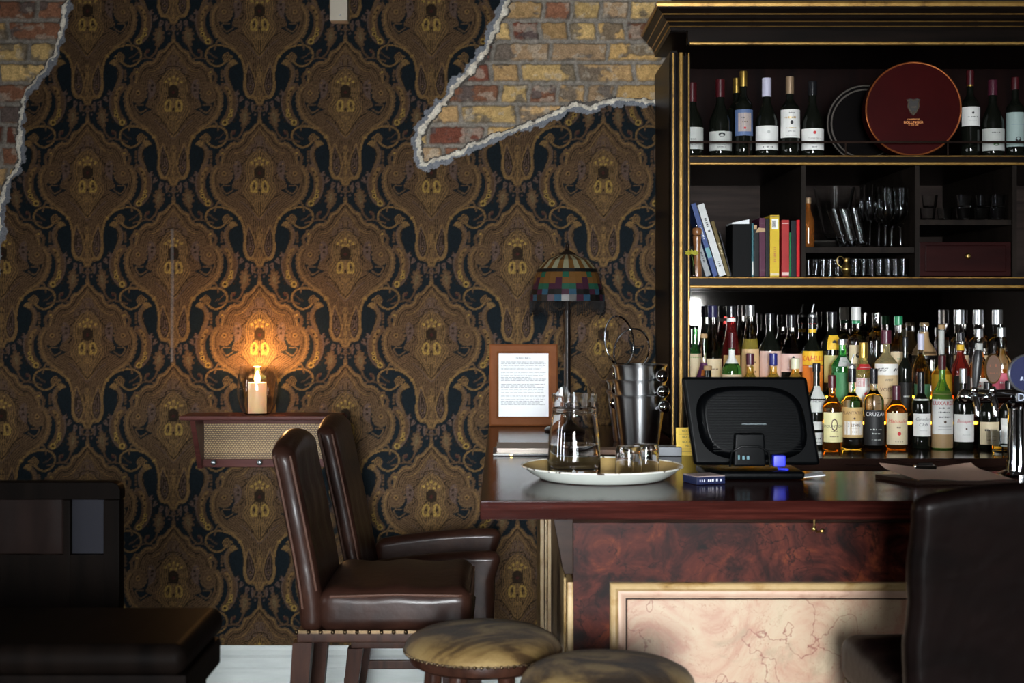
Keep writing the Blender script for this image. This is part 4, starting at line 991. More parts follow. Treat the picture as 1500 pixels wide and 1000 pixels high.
# beer font with tap badges
FY = 3.90; fz = lambda v: PZ(v, FY)
ft = thing('beer_font', 'chrome beer font with oval brown and round navy tap badges', 'beer tap', (0, 0, 0)); FXc = PX(1492, FY)
b = NB(); lathe(b, [(0, 0), (.055, 0), (.055, .010), (.034, .018), (.030, .05), (.028, fz(600) - TOP), (.034, fz(590) - TOP), (0, fz(588) - TOP)], 32, (FXc, FY, TOP + E)); obj('column', b, chrome, ft)
b = NB(); tube(b, [(PX(1414, FY), FY, fz(580)), (PX(1560, FY), FY, fz(580))], .019, 20); sphere(b, (PX(1414, FY), FY, fz(580)), .021, 14); obj('cross_arm', b, chrome, ft)
for u, kind in ((1422, 0), (1448, 1), (1497, 2)):
    X0 = PX(u, FY)
    b = NB(); tube(b, [(X0, FY - .018, fz(582)), (X0, FY - .045, fz(584)), (X0, FY - .055, fz(592)), (X0, FY - .056, fz(608))], [.010, .010, .009, .007], 12)
    tube(b, [(X0, FY - .03, fz(584)), (X0, FY - .034, fz(568))], .007, 10); sphere(b, (X0, FY - .033, fz(570)), .011, 12); sp_ = obj('spout', b, chrome, ft)
    if kind == 0:
        b = NB(); tube(b, [(X0, FY - .034, fz(570)), (X0 + .004, FY - .034, fz(548)), (X0 + .008, FY - .034, fz(522)), (X0 + .010, FY - .034, fz(512))], [.006, .0125, .0135, .008], 14); obj('tap_handle', b, blackp, ft)
    else:
        rx, rz, zc = ((.022, .041, fz(539)) if kind == 1 else (.052, .052, fz(546)))
        b = NB(); n = 48
        pr = [(1.0, 0), (1.0, -.010), (.93, -.014), (.90, -.011), (0, -.012)]
        rings = [[b.verts.new((X0 + rx * s * math.cos(2 * PI * i / n), FY - .030 + d, zc + rz * s * math.sin(2 * PI * i / n))) for i in range(n)] for s, d in pr[:-1]]
        for k, (A_, B_) in enumerate(zip(rings, rings[1:])):
            for i in range(n): b.faces.new((A_[i], A_[(i + 1) % n], B_[(i + 1) % n], B_[i])).material_index = 0
        b.faces.new(rings[-1]).material_index = 1; b.faces.new(rings[0][::-1]).material_index = 0
        bd = obj('tap_badge', b, [P('pewter_rim', (.30, .31, .33), .3, .8) if kind == 2 else brass, P('navy_badge', (.010, .014, .06), .3) if kind == 2 else P('brown_badge', (.09, .045, .025), .35)], ft)
        b = NB()
        if kind == 2:
            put_text(b, '~6', .020, lambda x, y: (X0 + x, FY - .0425, zc - .014 + y), .8, .35); put_text(b, 'S', .030, lambda x, y: (X0 + x, FY - .0425, zc + .020 + y))
            lm = P('pale_badge_print', (.45, .5, .62), .4)
            q = NB(); box(q, X0 - .03, X0 + .045, FY - .040, FY - .030, zc - .078, zc - .052, .003); tg = obj('tag_plate', q, P('black_plate', (.01, .01, .012), .3), ft)
            q = NB(); put_text(q, 'D', .030, lambda x, y: (X0 + x - .016, FY - .0405, zc - .065 + y)); obj('lettering', q, lm, tg, False)
        else:
            put_text(b, '~3', .012, lambda x, y: (X0 + x, FY - .0425, zc + .008 + y)); put_text(b, '~6', .006, lambda x, y: (X0 + x, FY - .0425, zc - .012 + y)); lm = P('rust_badge_print', (.22, .07, .03), .4)
        obj('lettering', b, lm, bd, False)

# ================================================================== WALL SHELF AND CANDLE
SHY = 5.52; sx0, sx1, szt = PX(262, SHY), PX(497, SHY), PZ(609, SHY)
ws = thing('wall_shelf', 'small mahogany wall shelf with cane panel and pegs on the wallpaper', 'shelf', (0, 0, 0))
mh2 = noise_mix(P('mahogany_shelf', (.08, .025, .022), .35, spec=.15), [(.3, (.05, .016, .015)), (.7, (.11, .036, .030))], (3, 40, 40), 6)
b = NB(); box(b, sx0, sx1, SHY, WY - .004, szt - .018, szt, .005); obj('shelf_board', b, mh2, ws)
for xx in (PX(280, SHY), PX(480, SHY)):
    b = NB(); prism(b, [(WY - .004, szt - .018), (SHY + .02, szt - .018), (SHY + .03, szt - .03), (WY - .05, PZ(684, WY)), (WY - .004, PZ(684, WY))], 'x', xx - .010, xx + .010, .002); obj('bracket', b, mh2, ws)
xa, xb = PX(280, SHY) + .010, PX(480, SHY) - .010
b = NB(); box(b, xa, xb, WY - .03, WY - .004, szt - .045, szt - .018, .003); obj('top_rail', b, mh2, ws)
b = NB(); box(b, xa, xb, WY - .034, WY - .004, PZ(684, 5.70), PZ(672, 5.70), .003); obj('peg_rail', b, mh2, ws)
cane = P('woven_cane', (.4, .26, .1), .5); t_, N_, L_, b_ = nt(cane)
ck = N_.new('ShaderNodeTexBrick'); ck.inputs['Scale'].default_value = 1; ck.inputs['Brick Width'].default_value = .011; ck.inputs['Row Height'].default_value = .008; ck.inputs['Mortar Size'].default_value = .0016; ck.offset = .5
ck.inputs['Color1'].default_value = (.33, .20, .08, 1); ck.inputs['Color2'].default_value = (.42, .28, .12, 1); ck.inputs['Mortar'].default_value = (.06, .03, .012, 1)
tc = N_.new('ShaderNodeTexCoord'); mp = N_.new('ShaderNodeMapping'); mp.inputs['Rotation'].default_value = (PI / 2, 0, 0); L_.new(tc.outputs['Object'], mp.inputs[0]); L_.new(mp.outputs[0], ck.inputs[0]); L_.new(ck.outputs[0], b_.inputs['Base Color'])
b = NB(); box(b, xa, xb, WY - .016, WY - .008, PZ(672, 5.70), szt - .045); obj('cane_panel', b, cane, ws, False)
for u in (314, 381, 447):
    b = NB(); X0 = PX(u, 5.68); z = PZ(678, 5.68); tube(b, [(X0, WY - .034, z), (X0, WY - .05, z), (X0, WY - .066, z + .004)], [.005, .006, .0095], 12); sphere(b, (X0, WY - .066, z + .004), .012, 12, (1, .6, 1)); obj('peg', b, P('pewter_peg', (.35, .38, .40), .25, .9), ws)
KX, KY = PX(377, 5.60), 5.60
hv = thing('hurricane_glass', 'rounded clear hurricane glass holding a lit candle on the wall shelf', 'candle holder', (KX, KY, szt + E))
b = NB(); lathe(b, [(0, 0), (.045, 0), (.052, .003), (.068, .03), (.078, .07), (.080, .10), (.076, .145), (.068, .19), (.0655, .19), (.0735, .145), (.0775, .10), (.0755, .07), (.066, .032), (.050, .008), (0, .008)], 48); obj('glass_bowl', b, glass, hv)
wax = P('candle_wax', (.85, .76, .60), .5); wax.node_tree.nodes['Principled BSDF'].inputs['Subsurface Weight'].default_value = .6; wax.node_tree.nodes['Principled BSDF'].inputs['Subsurface Radius'].default_value = (.03, .015, .006)
ch = PZ(560, KY) - szt - .009
cd = thing('pillar_candle', 'lit cream pillar candle inside the hurricane glass', 'candle', (KX, KY, szt + E + .0085))
b = NB(); lathe(b, [(0, 0), (.034, 0), (.036, .003), (.036, ch - .004), (.034, ch), (.028, ch - .002), (.018, ch - .010), (0, ch - .011)], 32); obj('wax_body', b, wax, cd)
b = NB(); tube(b, [(0, 0, ch - .012), (.001, 0, ch + .004)], .0015, 6); obj('wick', b, P('burnt_wick', (.02, .015, .01), .9), cd)
b = NB(); lathe(b, [(0, 0), (.009, .005), (.0125, .014), (.011, .026), (.0065, .040), (.002, .050), (0, .053)], 20, (0, 0, ch - .003)); obj('flame', b, P('candle_flame', (1, .6, .2), .5, emit=(1.0, .55, .16), estr=60), cd)
ld = bpy.data.lights.new('candle_light', 'POINT'); ld.energy = 13.0; ld.color = (1.0, .50, .17); ld.shadow_soft_size = .02
lo = bpy.data.objects.new('candle_light', ld); COL.objects.link(lo); lo.parent = cd; lo.location = (0, 0, ch + .078)

# ================================================================== BOTTLES
def smooth(t): return t * t * (3 - 2 * t)
def bprof(h, r, s0, s1, n, lip=.05, base=.004, waist=0.0):
    """outline of a bottle: straight to s0*h, shoulder to s1*h, neck radius n*r"""
    p = [(0, .004), (r * .70, .004), (r * .86, 0), (r - base * .5, .001), (r, base)]
    for k in range(1, 5): p.append((r * (1 - waist * math.sin(PI * k / 5)), s0 * h * k / 5))
    for k in range(0, 11):
        t = k / 10; p.append((r + (n * r - r) * smooth(t), (s0 + (s1 - s0) * t) * h))
    p += [(n * r * .96, h * (1 - lip)), (n * r * 1.13, h * (1 - lip) + .001), (n * r * 1.13, h - .001), (n * r, h), (0, h)]
    return p
def liquid_mat(name, low, level, high=(.97, .98, .97), ior=1.42):
    """clear glass whose lower part carries the colour of what is in it, up to level (metres above the base)"""
    m = P(name, low, .02, trans=1, ior=ior); t, N, L, b_ = nt(m)
    if any(n.type == 'SEPXYZ' for n in N): return m
    tc = N.new('ShaderNodeTexCoord'); sx = N.new('ShaderNodeSeparateXYZ'); gt = N.new('ShaderNodeMath'); gt.operation = 'GREATER_THAN'; gt.inputs[1].default_value = level
    mx = N.new('ShaderNodeMix'); mx.data_type = 'RGBA'; mx.inputs[6].default_value = (*low, 1); mx.inputs[7].default_value = (*high, 1)
    ma = N.new('ShaderNodeMath'); ma.operation = 'MULTIPLY_ADD'; ma.inputs[1].default_value = .17; ma.inputs[2].default_value = .83; L.new(gt.outputs[0], ma.inputs[0]); L.new(ma.outputs[0], b_.inputs['Transmission Weight'])
    L.new(tc.outputs['Object'], sx.inputs[0]); L.new(sx.outputs['Z'], gt.inputs[0]); L.new(gt.outputs[0], mx.inputs[0]); L.new(mx.outputs[2], b_.inputs['Base Color'])
    return m
GDARK = P('dark_bottle_glass', (.006, .007, .005), .05, coat=.0); GBROWN = P('brown_bottle_glass', (.56, .22, .045), .03, trans=.95, ior=1.45)
GGREEN = P('green_bottle_glass', (.14, .55, .16), .03, trans=.93, ior=1.45); GEMER = P('emerald_bottle_glass', (.12, .75, .22), .02, trans=.91, ior=1.45)
GCLEAR = P('clear_bottle_glass', (.97, .98, .97), .02, trans=1, ior=1.42)
def L_(c, n): return noise_mix(P(n, c, .55), [(.3, tuple(x * .93 for x in c)), (.7, tuple(min(1, x * 1.05) for x in c))], (30, 30, 30))
LW = L_((.82, .81, .78), 'white_label'); LG = L_((.52, .53, .50), 'grey_label'); LC = L_((.66, .55, .36), 'cream_label'); LT = L_((.55, .36, .14), 'tan_label'); LPK = L_((.66, .47, .42), 'pink_label')
LY_ = L_((.80, .48, .03), 'yellow_label'); LB = L_((.012, .012, .013), 'black_label'); LBL = L_((.10, .16, .32), 'blue_label'); LR = L_((.50, .03, .03), 'red_label'); LPL = L_((.72, .66, .34), 'pale_yellow_label'); LOR = L_((.75, .22, .03), 'orange_label'); LPU = L_((.10, .02, .08), 'purple_label'); LZ = L_((.62, .46, .26), 'sand_label'); LMG = L_((.55, .10, .16), 'magenta_label')
CB = P('black_cap', (.010, .010, .012), .25); CS = P('silver_cap', (.60, .61, .63), .28, .9); CG = P('gold_cap', (.65, .42, .10), .28, .9); CR = P('dark_red_cap', (.06, .006, .009), .35); CLV = P('lavender_cap', (.55, .54, .68), .4); CT = P('tan_cap', (.30, .20, .12), .4, .3); CBL = P('blue_cap', (.015, .02, .16), .3); CW = P('white_cap', (.62, .62, .60), .35); CGN = P('green_cap', (.02, .22, .09), .3); CK = L_((.42, .27, .13), 'cork'); CPU = P('plum_cap', (.07, .012, .025), .3); CCR = P('cream_cap', (.62, .60, .42), .35); CDB = P('navy_cap', (.02, .018, .06), .3)
TXK = ink; TXW = P('white_print', (.75, .76, .76), .5); TXR = P('red_print', (.55, .02, .02), .5); TXG = P('gold_print', (.50, .32, .08), .35, .6); TXB = P('brown_print', (.10, .05, .03), .5)
def bottle(kind, label, X, Y, Z, h, r, s0, s1, n, gm, cap=None, bands=(), labels=(), group=None, rot=0.0, pourer=None):
    """cap: (length, material, factor); bands: (z0, z1, material) rings on the neck; labels: (z0, z1, material, half angle in degrees, [(text, size, z, material, width, slant)])"""
    pr = bprof(h, r, s0, s1, n)
    def rad(z):
        for (ra, za), (rb, zb) in zip(pr[4:], pr[5:]):
            if za <= z <= zb: return ra + (rb - ra) * (z - za) / max(zb - za, 1e-6)
        return n * r
    b = NB(); lathe(b, pr, 30); o = obj(kind, b, gm, loc=(X, Y, Z + .0004), rot=(0, 0, rot), angle=50); tag(o, label, 'bottle', group)
    if cap:
        cl, cm, cf = cap; b = NB(); R = n * r * 1.13 * cf + .0006
        lathe(b, [(R * .98, h - cl), (R, h - cl + .001), (R, h - .002), (R - .0015, h + .001), (0, h + .001)], 24)
        lathe(b, [(R * 1.02, h - cl * .62), (R * 1.03, h - cl * .60), (R * 1.02, h - cl * .58)], 24); obj('cap', b, cm, o)
    if pourer:
        b = NB(); lathe(b, [(n * r * .9, h), (n * r * 1.25, h + .002), (n * r * 1.2, h + .010), (.006, h + .016), (.004, h + .02), (0, h + .02)], 16)
        tube(b, [(0, 0, h + .018), (.001, 0, h + .034), (.006, -.004, h + .052)], [.0042, .0036, .003], 10); obj('pourer', b, pourer, o)
    for z0, z1, m in bands:
        b = NB(); lathe(b, [(rad(z) + .0007, z) for z in np.linspace(z0, z1, 6)], 28); obj('neck_band', b, m, o)
    for z0, z1, m, ha, txt in labels:
        a = math.radians(ha); b = NB(); ns = 2 if s0 * h > z1 else 6
        lathe(b, [(rad(z) + .0013, z) for z in np.linspace(z0, z1, ns)], 20, a0=-PI / 2 - a, a1=-PI / 2 + a)
        lo = obj('label', b, m, o)
        if txt:
            groups = {}
            for s, sz, z, tm_, sx, sl in txt: groups.setdefault(tm_.name, (tm_, []))[1].append((s, sz, z, sx, sl))
            for tm_, items in groups.values():
                b = NB()
                for s, sz, z, sx, sl in items:
                    if s == '#':      # a printed emblem: small disc with a notch
                        def f(x, y, R=rad(z) + .0019): a_ = x / R; return (R * math.sin(a_), -R * math.cos(a_), z + y)
                        vs = [b.verts.new(f(sz * .5 * math.cos(t) * sx, sz * .5 * math.sin(t))) for t in np.linspace(0, 2 * PI, 13)[:-1]]; b.faces.new(vs)
                        continue
                    if s == '-':      # a printed rule
                        def f(x, y, R=rad(z) + .0019): a_ = x / R; return (R * math.sin(a_), -R * math.cos(a_), z + y)
                        for i in range(6):
                            x0, x1 = -sx / 2 + sx * i / 6, -sx / 2 + sx * (i + 1) / 6; b.faces.new([b.verts.new(f(*q)) for q in ((x0, 0), (x1, 0), (x1, sz), (x0, sz))])
                        continue
                    def f(x, y, R=rad(z) + .0019, z=z): a_ = x / R; return (R * math.sin(a_), -R * math.cos(a_), z + y)
                    put_text(b, s, sz, f, sx, sl)
                obj('lettering', b, tm_, lo, False)
    return o
T = lambda s, sz, z, m=TXK, sx=1.0, sl=0.0: (s, sz, z, m, sx, sl)
# ---- wine on the top shelf
WZ = SH1 + .0002; WG = 'wine bottles on the top shelf'; WYY = 5.31
def wz(v): return PZ(v, WYY) - WZ
def wine(u, top, r, s0, s1, cap, cl, labels, label, y=WYY, gm=GDARK, bands=()):
    h = wz(top); return bottle('wine_bottle', label, PX(u, y), y, WZ, h, r, s0, s1, .36, gm, (wz(top) - wz(cl), cap, 1.0), bands, labels, WG)
BUR = (.44, .74); BOR = (.60, .74)
wine(1014, 122, .040, *BUR, CR, 150, [(wz(220), wz(188), LG, 75, [T('RIVE', .011, wz(206), TXK), T('~4', .007, wz(214))])], 'dark wine bottle half hidden by the gilt post, grey label reading RIVE')
wine(1055, 117, .041, *BUR, CR, 143, [(wz(222), wz(194), LG, 80, [T('#', .016, wz(199), TXK, 1.6), T('-', .0008, wz(214), TXK, .03), T('~9', .006, wz(217))])], 'dark wine bottle with dark red capsule and low grey label with a horse emblem')
wine(1089, 105, .034, *BOR, CG, 127, [(wz(200), wz(162), LBL, 70, []), (wz(194), wz(167), L_((.50, .40, .34), 'dusty_pink_label'), 44, [T('~5', .008, wz(174)), T('~6', .006, wz(180)), T('#', .009, wz(189), TXR)])], 'gold-topped dark wine bottle with blue-bordered label')
wine(1079, 108, .034, *BOR, CG, 130, [], 'gold-topped dark wine bottle standing behind the blue-bordered one', y=5.42)
wine(1123, 115, .041, *BUR, CLV, 142, [(wz(221), wz(186), LW, 82, [T('#', .012, wz(195), LG), T('~9', .008, wz(217), TXK)])], 'dark wine bottle with lavender capsule and broad plain white label')
wine(1157, 113, .036, *BOR, CT, 138, [(wz(203), wz(162), LW, 75, [T('~5', .007, wz(167), TXK), T('~8', .011, wz(174), TXG), T('#', .015, wz(181), TXK, .8), T('~9', .007, wz(189), TXG), T('~10', .005, wz(194)), T('-', .0007, wz(200), TXK, .04)])], 'tan-capped dark wine bottle with tall cream label and dark crest')
wine(1190, 120, .041, *BUR, CB, 140, [(wz(221), wz(190), LW, 80, [T('#', .012, wz(196), TXR), T('CUVEE DU V', .0095, wz(205), TXB), T('~5', .006, wz(217), TXK)])], 'black-capped dark wine bottle with low white label and small red emblem')
wine(1421, 104, .034, *BOR, CR, 125, [(wz(186), wz(158), LW, 75, [T('#', .009, wz(167), TXK), T('~9', .007, wz(173)), T('-', .0007, wz(178), TXK, .03)])], 'dark wine bottle with white label directly beside the red round tin', bands=[(wz(127), wz(124), CG)])
wine(1454, 118, .041, *BUR, CPU, 140, [(wz(222), wz(190), LG, 80, [T('~9', .006, wz(196)), T('#', .014, wz(213), P('green_print', (.08, .16, .06), .5), 1.6)])], 'dark wine bottle with low pale label bearing a green vine sprig')
wine(1487, 114, .034, *BOR, CR, 132, [(wz(216), wz(166), L_((.36, .46, .44), 'misty_green_label'), 80, [T('#', .022, wz(206), TXK, 1.0), T('-', .0012, wz(184), LBL, .05)])], 'dark wine bottle with tall misty blue-green label showing a tree')
# round tins
redm = noise_mix(P('red_tin', (.06, .003, .003), .4, spec=.03), [(.3, (.027, .0010, .0012)), (.7, (.038, .0018, .0018))], (5, 5, 5)); copp = P('copper_rim', (.55, .16, .05), .3, .8)
RT = PZ(90, 5.26); rr = (RT - WZ) / 2
tin = thing('round_tin', 'large round red tin with gold crest standing on edge on the top shelf', 'tin', (PX(1338, 5.26), 5.26, WZ + rr + .001)); tin.rotation_euler = (0, 0, -.10)
b = NB(); lathe(b, [(0, 0), (rr - .003, 0), (rr - .001, .002), (rr - .001, .085), (0, .085)], 72); obj('tin_body', b, redm, tin, rot=(-PI / 2, 0, 0))
b = NB(); tube(b, [((rr - .005) * math.cos(a), 0, (rr - .005) * math.sin(a)) for a in np.linspace(0, 2 * PI, 73)[:-1]], .0035, 8, True); obj('copper_rim', b, copp, tin)
b = NB(); hb = [(-.026, .030), (-.020, .022), (-.022, .004), (-.012, -.018), (0, -.030), (.012, -.018), (.022, .004), (.020, .022), (.026, .030), (.012, .034), (0, .030), (-.012, .034)]
prism(b, [(x, z + .004) for x, z in hb], 'y', -.0035, -.0002); cr = obj('crest', b, P('dark_gilt_crest', (.010, .006, .004), .5, .2), tin, False)
b = NB(); tube(b, [(x * .86, -.004, z * .86 + .004) for x, z in hb], .0013, 6, True); put_text(b, '1829', .010, lambda x, y: (x, -.0040, .006 + y)); sphere(b, (0, -.004, -.012), .003, 6); obj('crest_line', b, P('dull_gilt', (.10, .065, .025), .5, .4), cr)
b = NB()
for s, sz, z in (('CHAMPAGNE', .0075, -.039), ('BOLLINGER', .0135, -.050), ('~12', .005, -.060)): put_text(b, s, sz, lambda x, y: (x, -.0012, z + y))
obj('lettering', b, P('copper_print', (.60, .22, .07), .35, .5), tin, False)
b = NB(); lathe(b, [(0, 0), (.15, 0), (.152, .002), (.152, .012), (0, .012)], 64)
for q in (.132, .147): lathe(b, [(q - .003, -.0006), (q, -.002), (q + .003, -.0006)], 64, mi=1)
tag(obj('round_tin', b, [P('black_tin', (.003, .0022, .0022), .5, spec=.03), P('pale_stripe', (.10, .085, .075), .5, spec=.1)], loc=(PX(1268, 5.50), 5.50, WZ + .154), rot=(-PI / 2, 0, 0)), 'black round tin with pale rim stripes half hidden behind the large red tin', 'tin')
# ---- liquor: back row on the upper step, before the mirror
Y3, Y2, Y1 = 5.495, 5.345, 5.17; Z3, Z2, Z1 = ST2, ST1, CTZ
z3 = lambda v: PZ(v, Y3) - Z3; z2 = lambda v: PZ(v, Y2) - Z2; z1 = lambda v: PZ(v, Y1) - Z1
G3, G2, G1 = 'bottles on the upper step', 'bottles on the lower step', 'bottles on the back counter'
def lq(row, label, u, top, r, s0, s1, n, gm, cap=None, capv=None, bands=(), labels=(), pourer=None, cf=1.0, dy=0.0):
    Y, Z, zf, g = ((Y3, Z3, z3, G3), (Y2, Z2, z2, G2), (Y1, Z1, z1, G1))[3 - row]
    h = zf(top); return bottle('liquor_bottle', label, PX(u, Y + dy), Y + dy, Z, h, r, s0, s1, n, gm, (h - zf(capv), cap, cf) if cap else None, bands, labels, g, pourer=pourer)
YEL = (.95, .76, .16)
lq(3, 'short green-necked bottle at the cabinet post end of the upper step', 1018, 477, .036, .50, .74, .34, GGREEN, GDARK, 482, labels=[(z3(562), z3(518), LC, 70, [])])
lq(3, 'tall clear bottle with navy cap next to the cabinet post', 1044, 448, .036, .36, .86, .44, GCLEAR, CDB, 465, labels=[(z3(565), z3(525), LC, 60, [T('~7', .008, z3(540), TXB)])])
lq(3, 'tall dark red liqueur bottle with black cap and white neck band', 1071, 448, .036, .40, .85, .45, liquid_mat('cherry_liqueur', (.36, .03, .03), .30), CB, 464, bands=[(z3(471), z3(466), LW)], labels=[(z3(565), z3(520), LT, 60, [])])
lq(3, 'tall tapered bottle of yellow liqueur with silver cap', 1099, 447, .034, .42, .88, .42, liquid_mat('yellow_liqueur', YEL, z3(497)), CS, 463, labels=[(z3(562), z3(511), L_((.62, .42, .22), 'buff_label'), 80, [T('~7', .009, z3(530), TXB), T('~6', .010, z3(544), TXB)])])
lq(3, 'dark bottle with rounded white label lettered B', 1128, 459, .0415, .54, .78, .34, GDARK, CB, 476, labels=[(z3(568), z3(514), LPK, 74, [T('B', .030, z3(535)), T('~8', .008, z3(550))])])
lq(3, 'clear empty bottle with black capsule and pink-white label', 1159, 461, .042, .46, .80, .34, GCLEAR, CB, 480, labels=[(z3(544), z3(518), LPK, 78, [T('#', .010, z3(523)), T('Ti', .020, z3(531), TXB), T('~9', .006, z3(537), TXB), T('-', .0008, z3(540), TXB, .05)])])
lq(3, 'dark coffee liqueur bottle with yellow label and metal pourer', 1190, 465, .039, .52, .76, .36, GDARK, CB, 474, bands=[(z3(474.5), z3(472), LR), (z3(487), z3(482), LY_)], labels=[(z3(534), z3(514), LY_, 80, [T('KAHLUA', .030, z3(525), TXR, .95, .15)]), (z3(574), z3(535), LOR, 80, [T('-', .008, z3(538), TXW, .045)])], pourer=CS)
lq(3, 'black bottle with small square yellow label high on its shoulder', 1219, 457, .040, .60, .80, .40, GDARK, CB, 474, labels=[(z3(512), z3(491), LY_, 40, [T('#', .016, z3(501), TXK)]), (z3(560), z3(520), L_((.45, .40, .16), 'olive_label'), 60, [T('~5', .010, z3(535)), T('~5', .008, z3(545))])])
lq(3, 'tall clear bottle with white cap and green collar', 1254, 450, .034, .62, .74, .44, GCLEAR, CW, 469, bands=[(z3(474), z3(469.5), CGN)], labels=[(z3(540), z3(505), LC, 60, [T('#', .02, z3(520), TXK), T('~7', .008, z3(533), TXB)])])
lq(3, 'clear round-shouldered decanter bottle beside the white-capped one', 1283, 458, .042, .68, .86, .30, GCLEAR, None, None)
lq(3, 'clear bottle with bright green cap', 1316, 463, .034, .55, .80, .40, GCLEAR, CGN, 476, labels=[(z3(535), z3(515), LC, 70, [T('~5', .009, z3(525), CGN)])])
lq(3, 'wide-shouldered bottle in woven straw cover with cork stopper', 1354, 473, .046, .56, .80, .34, GCLEAR, CK, 478, bands=[(z3(520), z3(486), CK), (z3(525), z3(521), CB)], cf=.95)
for u, wh in ((1405, 'nearest the straw-covered bottle'), (1433, 'middle of the three'), (1461, 'nearest the beer taps')):
    lq(3, 'tall silver-capped clear bottle, ' + wh, u, 454, .036, .62, .72, .46, GCLEAR, CS, 475, labels=[(z3(560), z3(520), LC, 50, [T('~6', .008, z3(535))])])
# ---- lower step
lq(2, 'slender clear bottle with cork and purple-orange label', 1031, 489, .033, .42, .68, .34, GCLEAR, CK, 495, labels=[(z2(556), z2(531), LPU, 80, []), (z2(580), z2(541), LOR, 30, [T('mojo', .014, z2(553), TXK)])])
lq(2, 'round-shouldered green bottle with dark red capsule behind the monitor', 1072, 487, .037, .56, .74, .30, GGREEN, CR, 510, bands=[(z2(532), z2(512), LW)], labels=[(z2(600), z2(548), LC, 75, [])])
lq(2, 'round yellow liqueur bottle with plum cap behind the monitor', 1099, 518, .036, .52, .74, .36, liquid_mat('amaretto_yellow', (.95, .66, .12), .2), CPU, 534)
lq(2, 'round yellow liqueur bottle with blue cap behind the monitor', 1133, 518, .038, .52, .74, .34, liquid_mat('amaretto_yellow', (.95, .66, .12), .2), CBL, 535)
lq(2, 'round amber liqueur bottle with cream cap behind the monitor corner', 1165, 525, .042, .56, .78, .34, liquid_mat('amber_liqueur', (.95, .58, .10), .2), CCR, 540)
lq(2, 'squat emerald gin bottle with silver cap and red seal', 1234, 497, .042, .66, .82, .32, GEMER, CS, 505, labels=[(z2(536), z2(523), LG, 34, [T('DRY', .008, z2(530), CGN)]), (z2(600), z2(545), L_((.05, .22, .08), 'green_label'), 60, [])])
lq(2, 'gold-necked vodka bottle with red and white label', 1265, 502, .037, .60, .78, .36, liquid_mat('straw_spirit', (.96, .82, .28), .3), CG, 524, labels=[(z2(541), z2(533), LR, 60, [T('-', .002, z2(538), TXW, .04)]), (z2(606), z2(553), LW, 70, [T('#', .014, z2(576), TXR), T('~8', .007, z2(586), TXK), T('~6', .006, z2(592), TXK)]), (z2(566), z2(553.5), LR, 71, [T('STOLI', .024, z2(560), TXW)])])
lq(2, 'broad clear bottle with black stopper and sand label reading VODKA', 1298, 484, .043, .62, .76, .30, liquid_mat('pale_gold_spirit', (.96, .84, .45), .3), CPU, 503, labels=[(z2(614), z2(532), LZ, 80, [T('WEST', .012, z2(556), TXK), T('VODKA', .020, z2(570), TXB), T('~8', .008, z2(582), TXB), T('~9', .008, z2(592), TXB)]), (z2(549), z2(532.5), LW, 80, [T('~7', .020, z2(541), TXK, 1.1, .9)])], cf=1.25)
lq(2, 'slim black bottle next to the sand-labelled vodka', 1326, 494, .0255, .62, .76, .36, GDARK, CB, 508, labels=[(z2(600), z2(560), LB, 70, [T('~5', .009, z2(580), TXW)])])
lq(2, 'clear bottle with pale blue-white neck foil', 1349, 489, .033, .55, .80, .32, GCLEAR, CLV, 512, labels=[(z2(600), z2(562), L_((.08, .25, .14), 'deep_green_label'), 60, [])])
lq(2, 'yellow-wrapped flask bottle with long grey neck and cork', 1379, 476, .0375, .46, .60, .28, liquid_mat('yellow_flask', (.85, .50, .05), .19), CK, 482, bands=[(z2(519), z2(484), LG)], labels=[(z2(608), z2(535), LY_, 80, [])])
lq(2, 'dark red liqueur bottle with yellow neck band', 1407, 487, .034, .56, .78, .36, liquid_mat('dark_red_liqueur', (.42, .05, .04), .28), CB, 500, bands=[(z2(513), z2(505), LY_)], labels=[(z2(595), z2(550), LB, 60, [T('C', .018, z2(562), LC)])])
lq(2, 'clear gin bottle with small white neck tag and red-lettered label', 1434, 482, .036, .56, .76, .36, liquid_mat('amber_gin', (.55, .18, .03), .20), CS, 494, bands=[(z2(514), z2(503), LG), (z2(523), z2(516), LOR)], labels=[(z2(580), z2(553), LW, 70, [T('GIN', .024, z2(563), TXR)])])
lq(2, 'tall clear bottle with magenta label behind the taps', 1467, 480, .038, .60, .80, .36, liquid_mat('orange_spirit', (.75, .28, .04), .19), CS, 493, labels=[(z2(576), z2(546), LMG, 80, [T('~6', .010, z2(560), TXW)])])
# ---- front row on the back counter
lq(1, 'black bottle with gold-ringed cap rising behind the monitor, nearest the cabinet post', 1037, 536, .036, .60, .76, .36, GDARK, CK, 542)
lq(1, 'squat black apothecary bottle with diamond label beside the monitor', 1196, 533, .038, .56, .74, .32, GDARK, CB, 545, dy=.05, labels=[(z1(604), z1(566), LG, 45, [T('HENDRICKS', .014, z1(588))]), (z1(630), z1(618), LG, 60, []), (z1(652), z1(634), LG, 60, [T('~3', .009, z1(643)), T('~5', .006, z1(648))])])
lq(1, 'amber rum bottle with red cap and pale yellow label with an island outline', 1219, 549, .036, .56, .76, .34, GBROWN, CR, 567, dy=-.04, labels=[(z1(645), z1(602), LPL, 66, [T('MOUNT GAY', .0135, z1(622)), T('~6', .006, z1(629), TXB), T('~9', .006, z1(637), TXB), T('O', .066, z1(621), TXB, .5)])])
lq(1, 'clear rum bottle with pourer and tan label marked 3 STARS', 1248, 540, .0375, .58, .72, .34, GCLEAR, CB, 560, labels=[(z1(640), z1(596), LT, 76, [T('PLANTATION', .0155, z1(604), TXB), T('#', .008, z1(612), TXB)]), (z1(636), z1(616), LW, 62, [T('3 STARS', .014, z1(622)), T('-', .0006, z1(626), TXK, .04), T('o o o', .009, z1(631), TXB)])], pourer=CS)
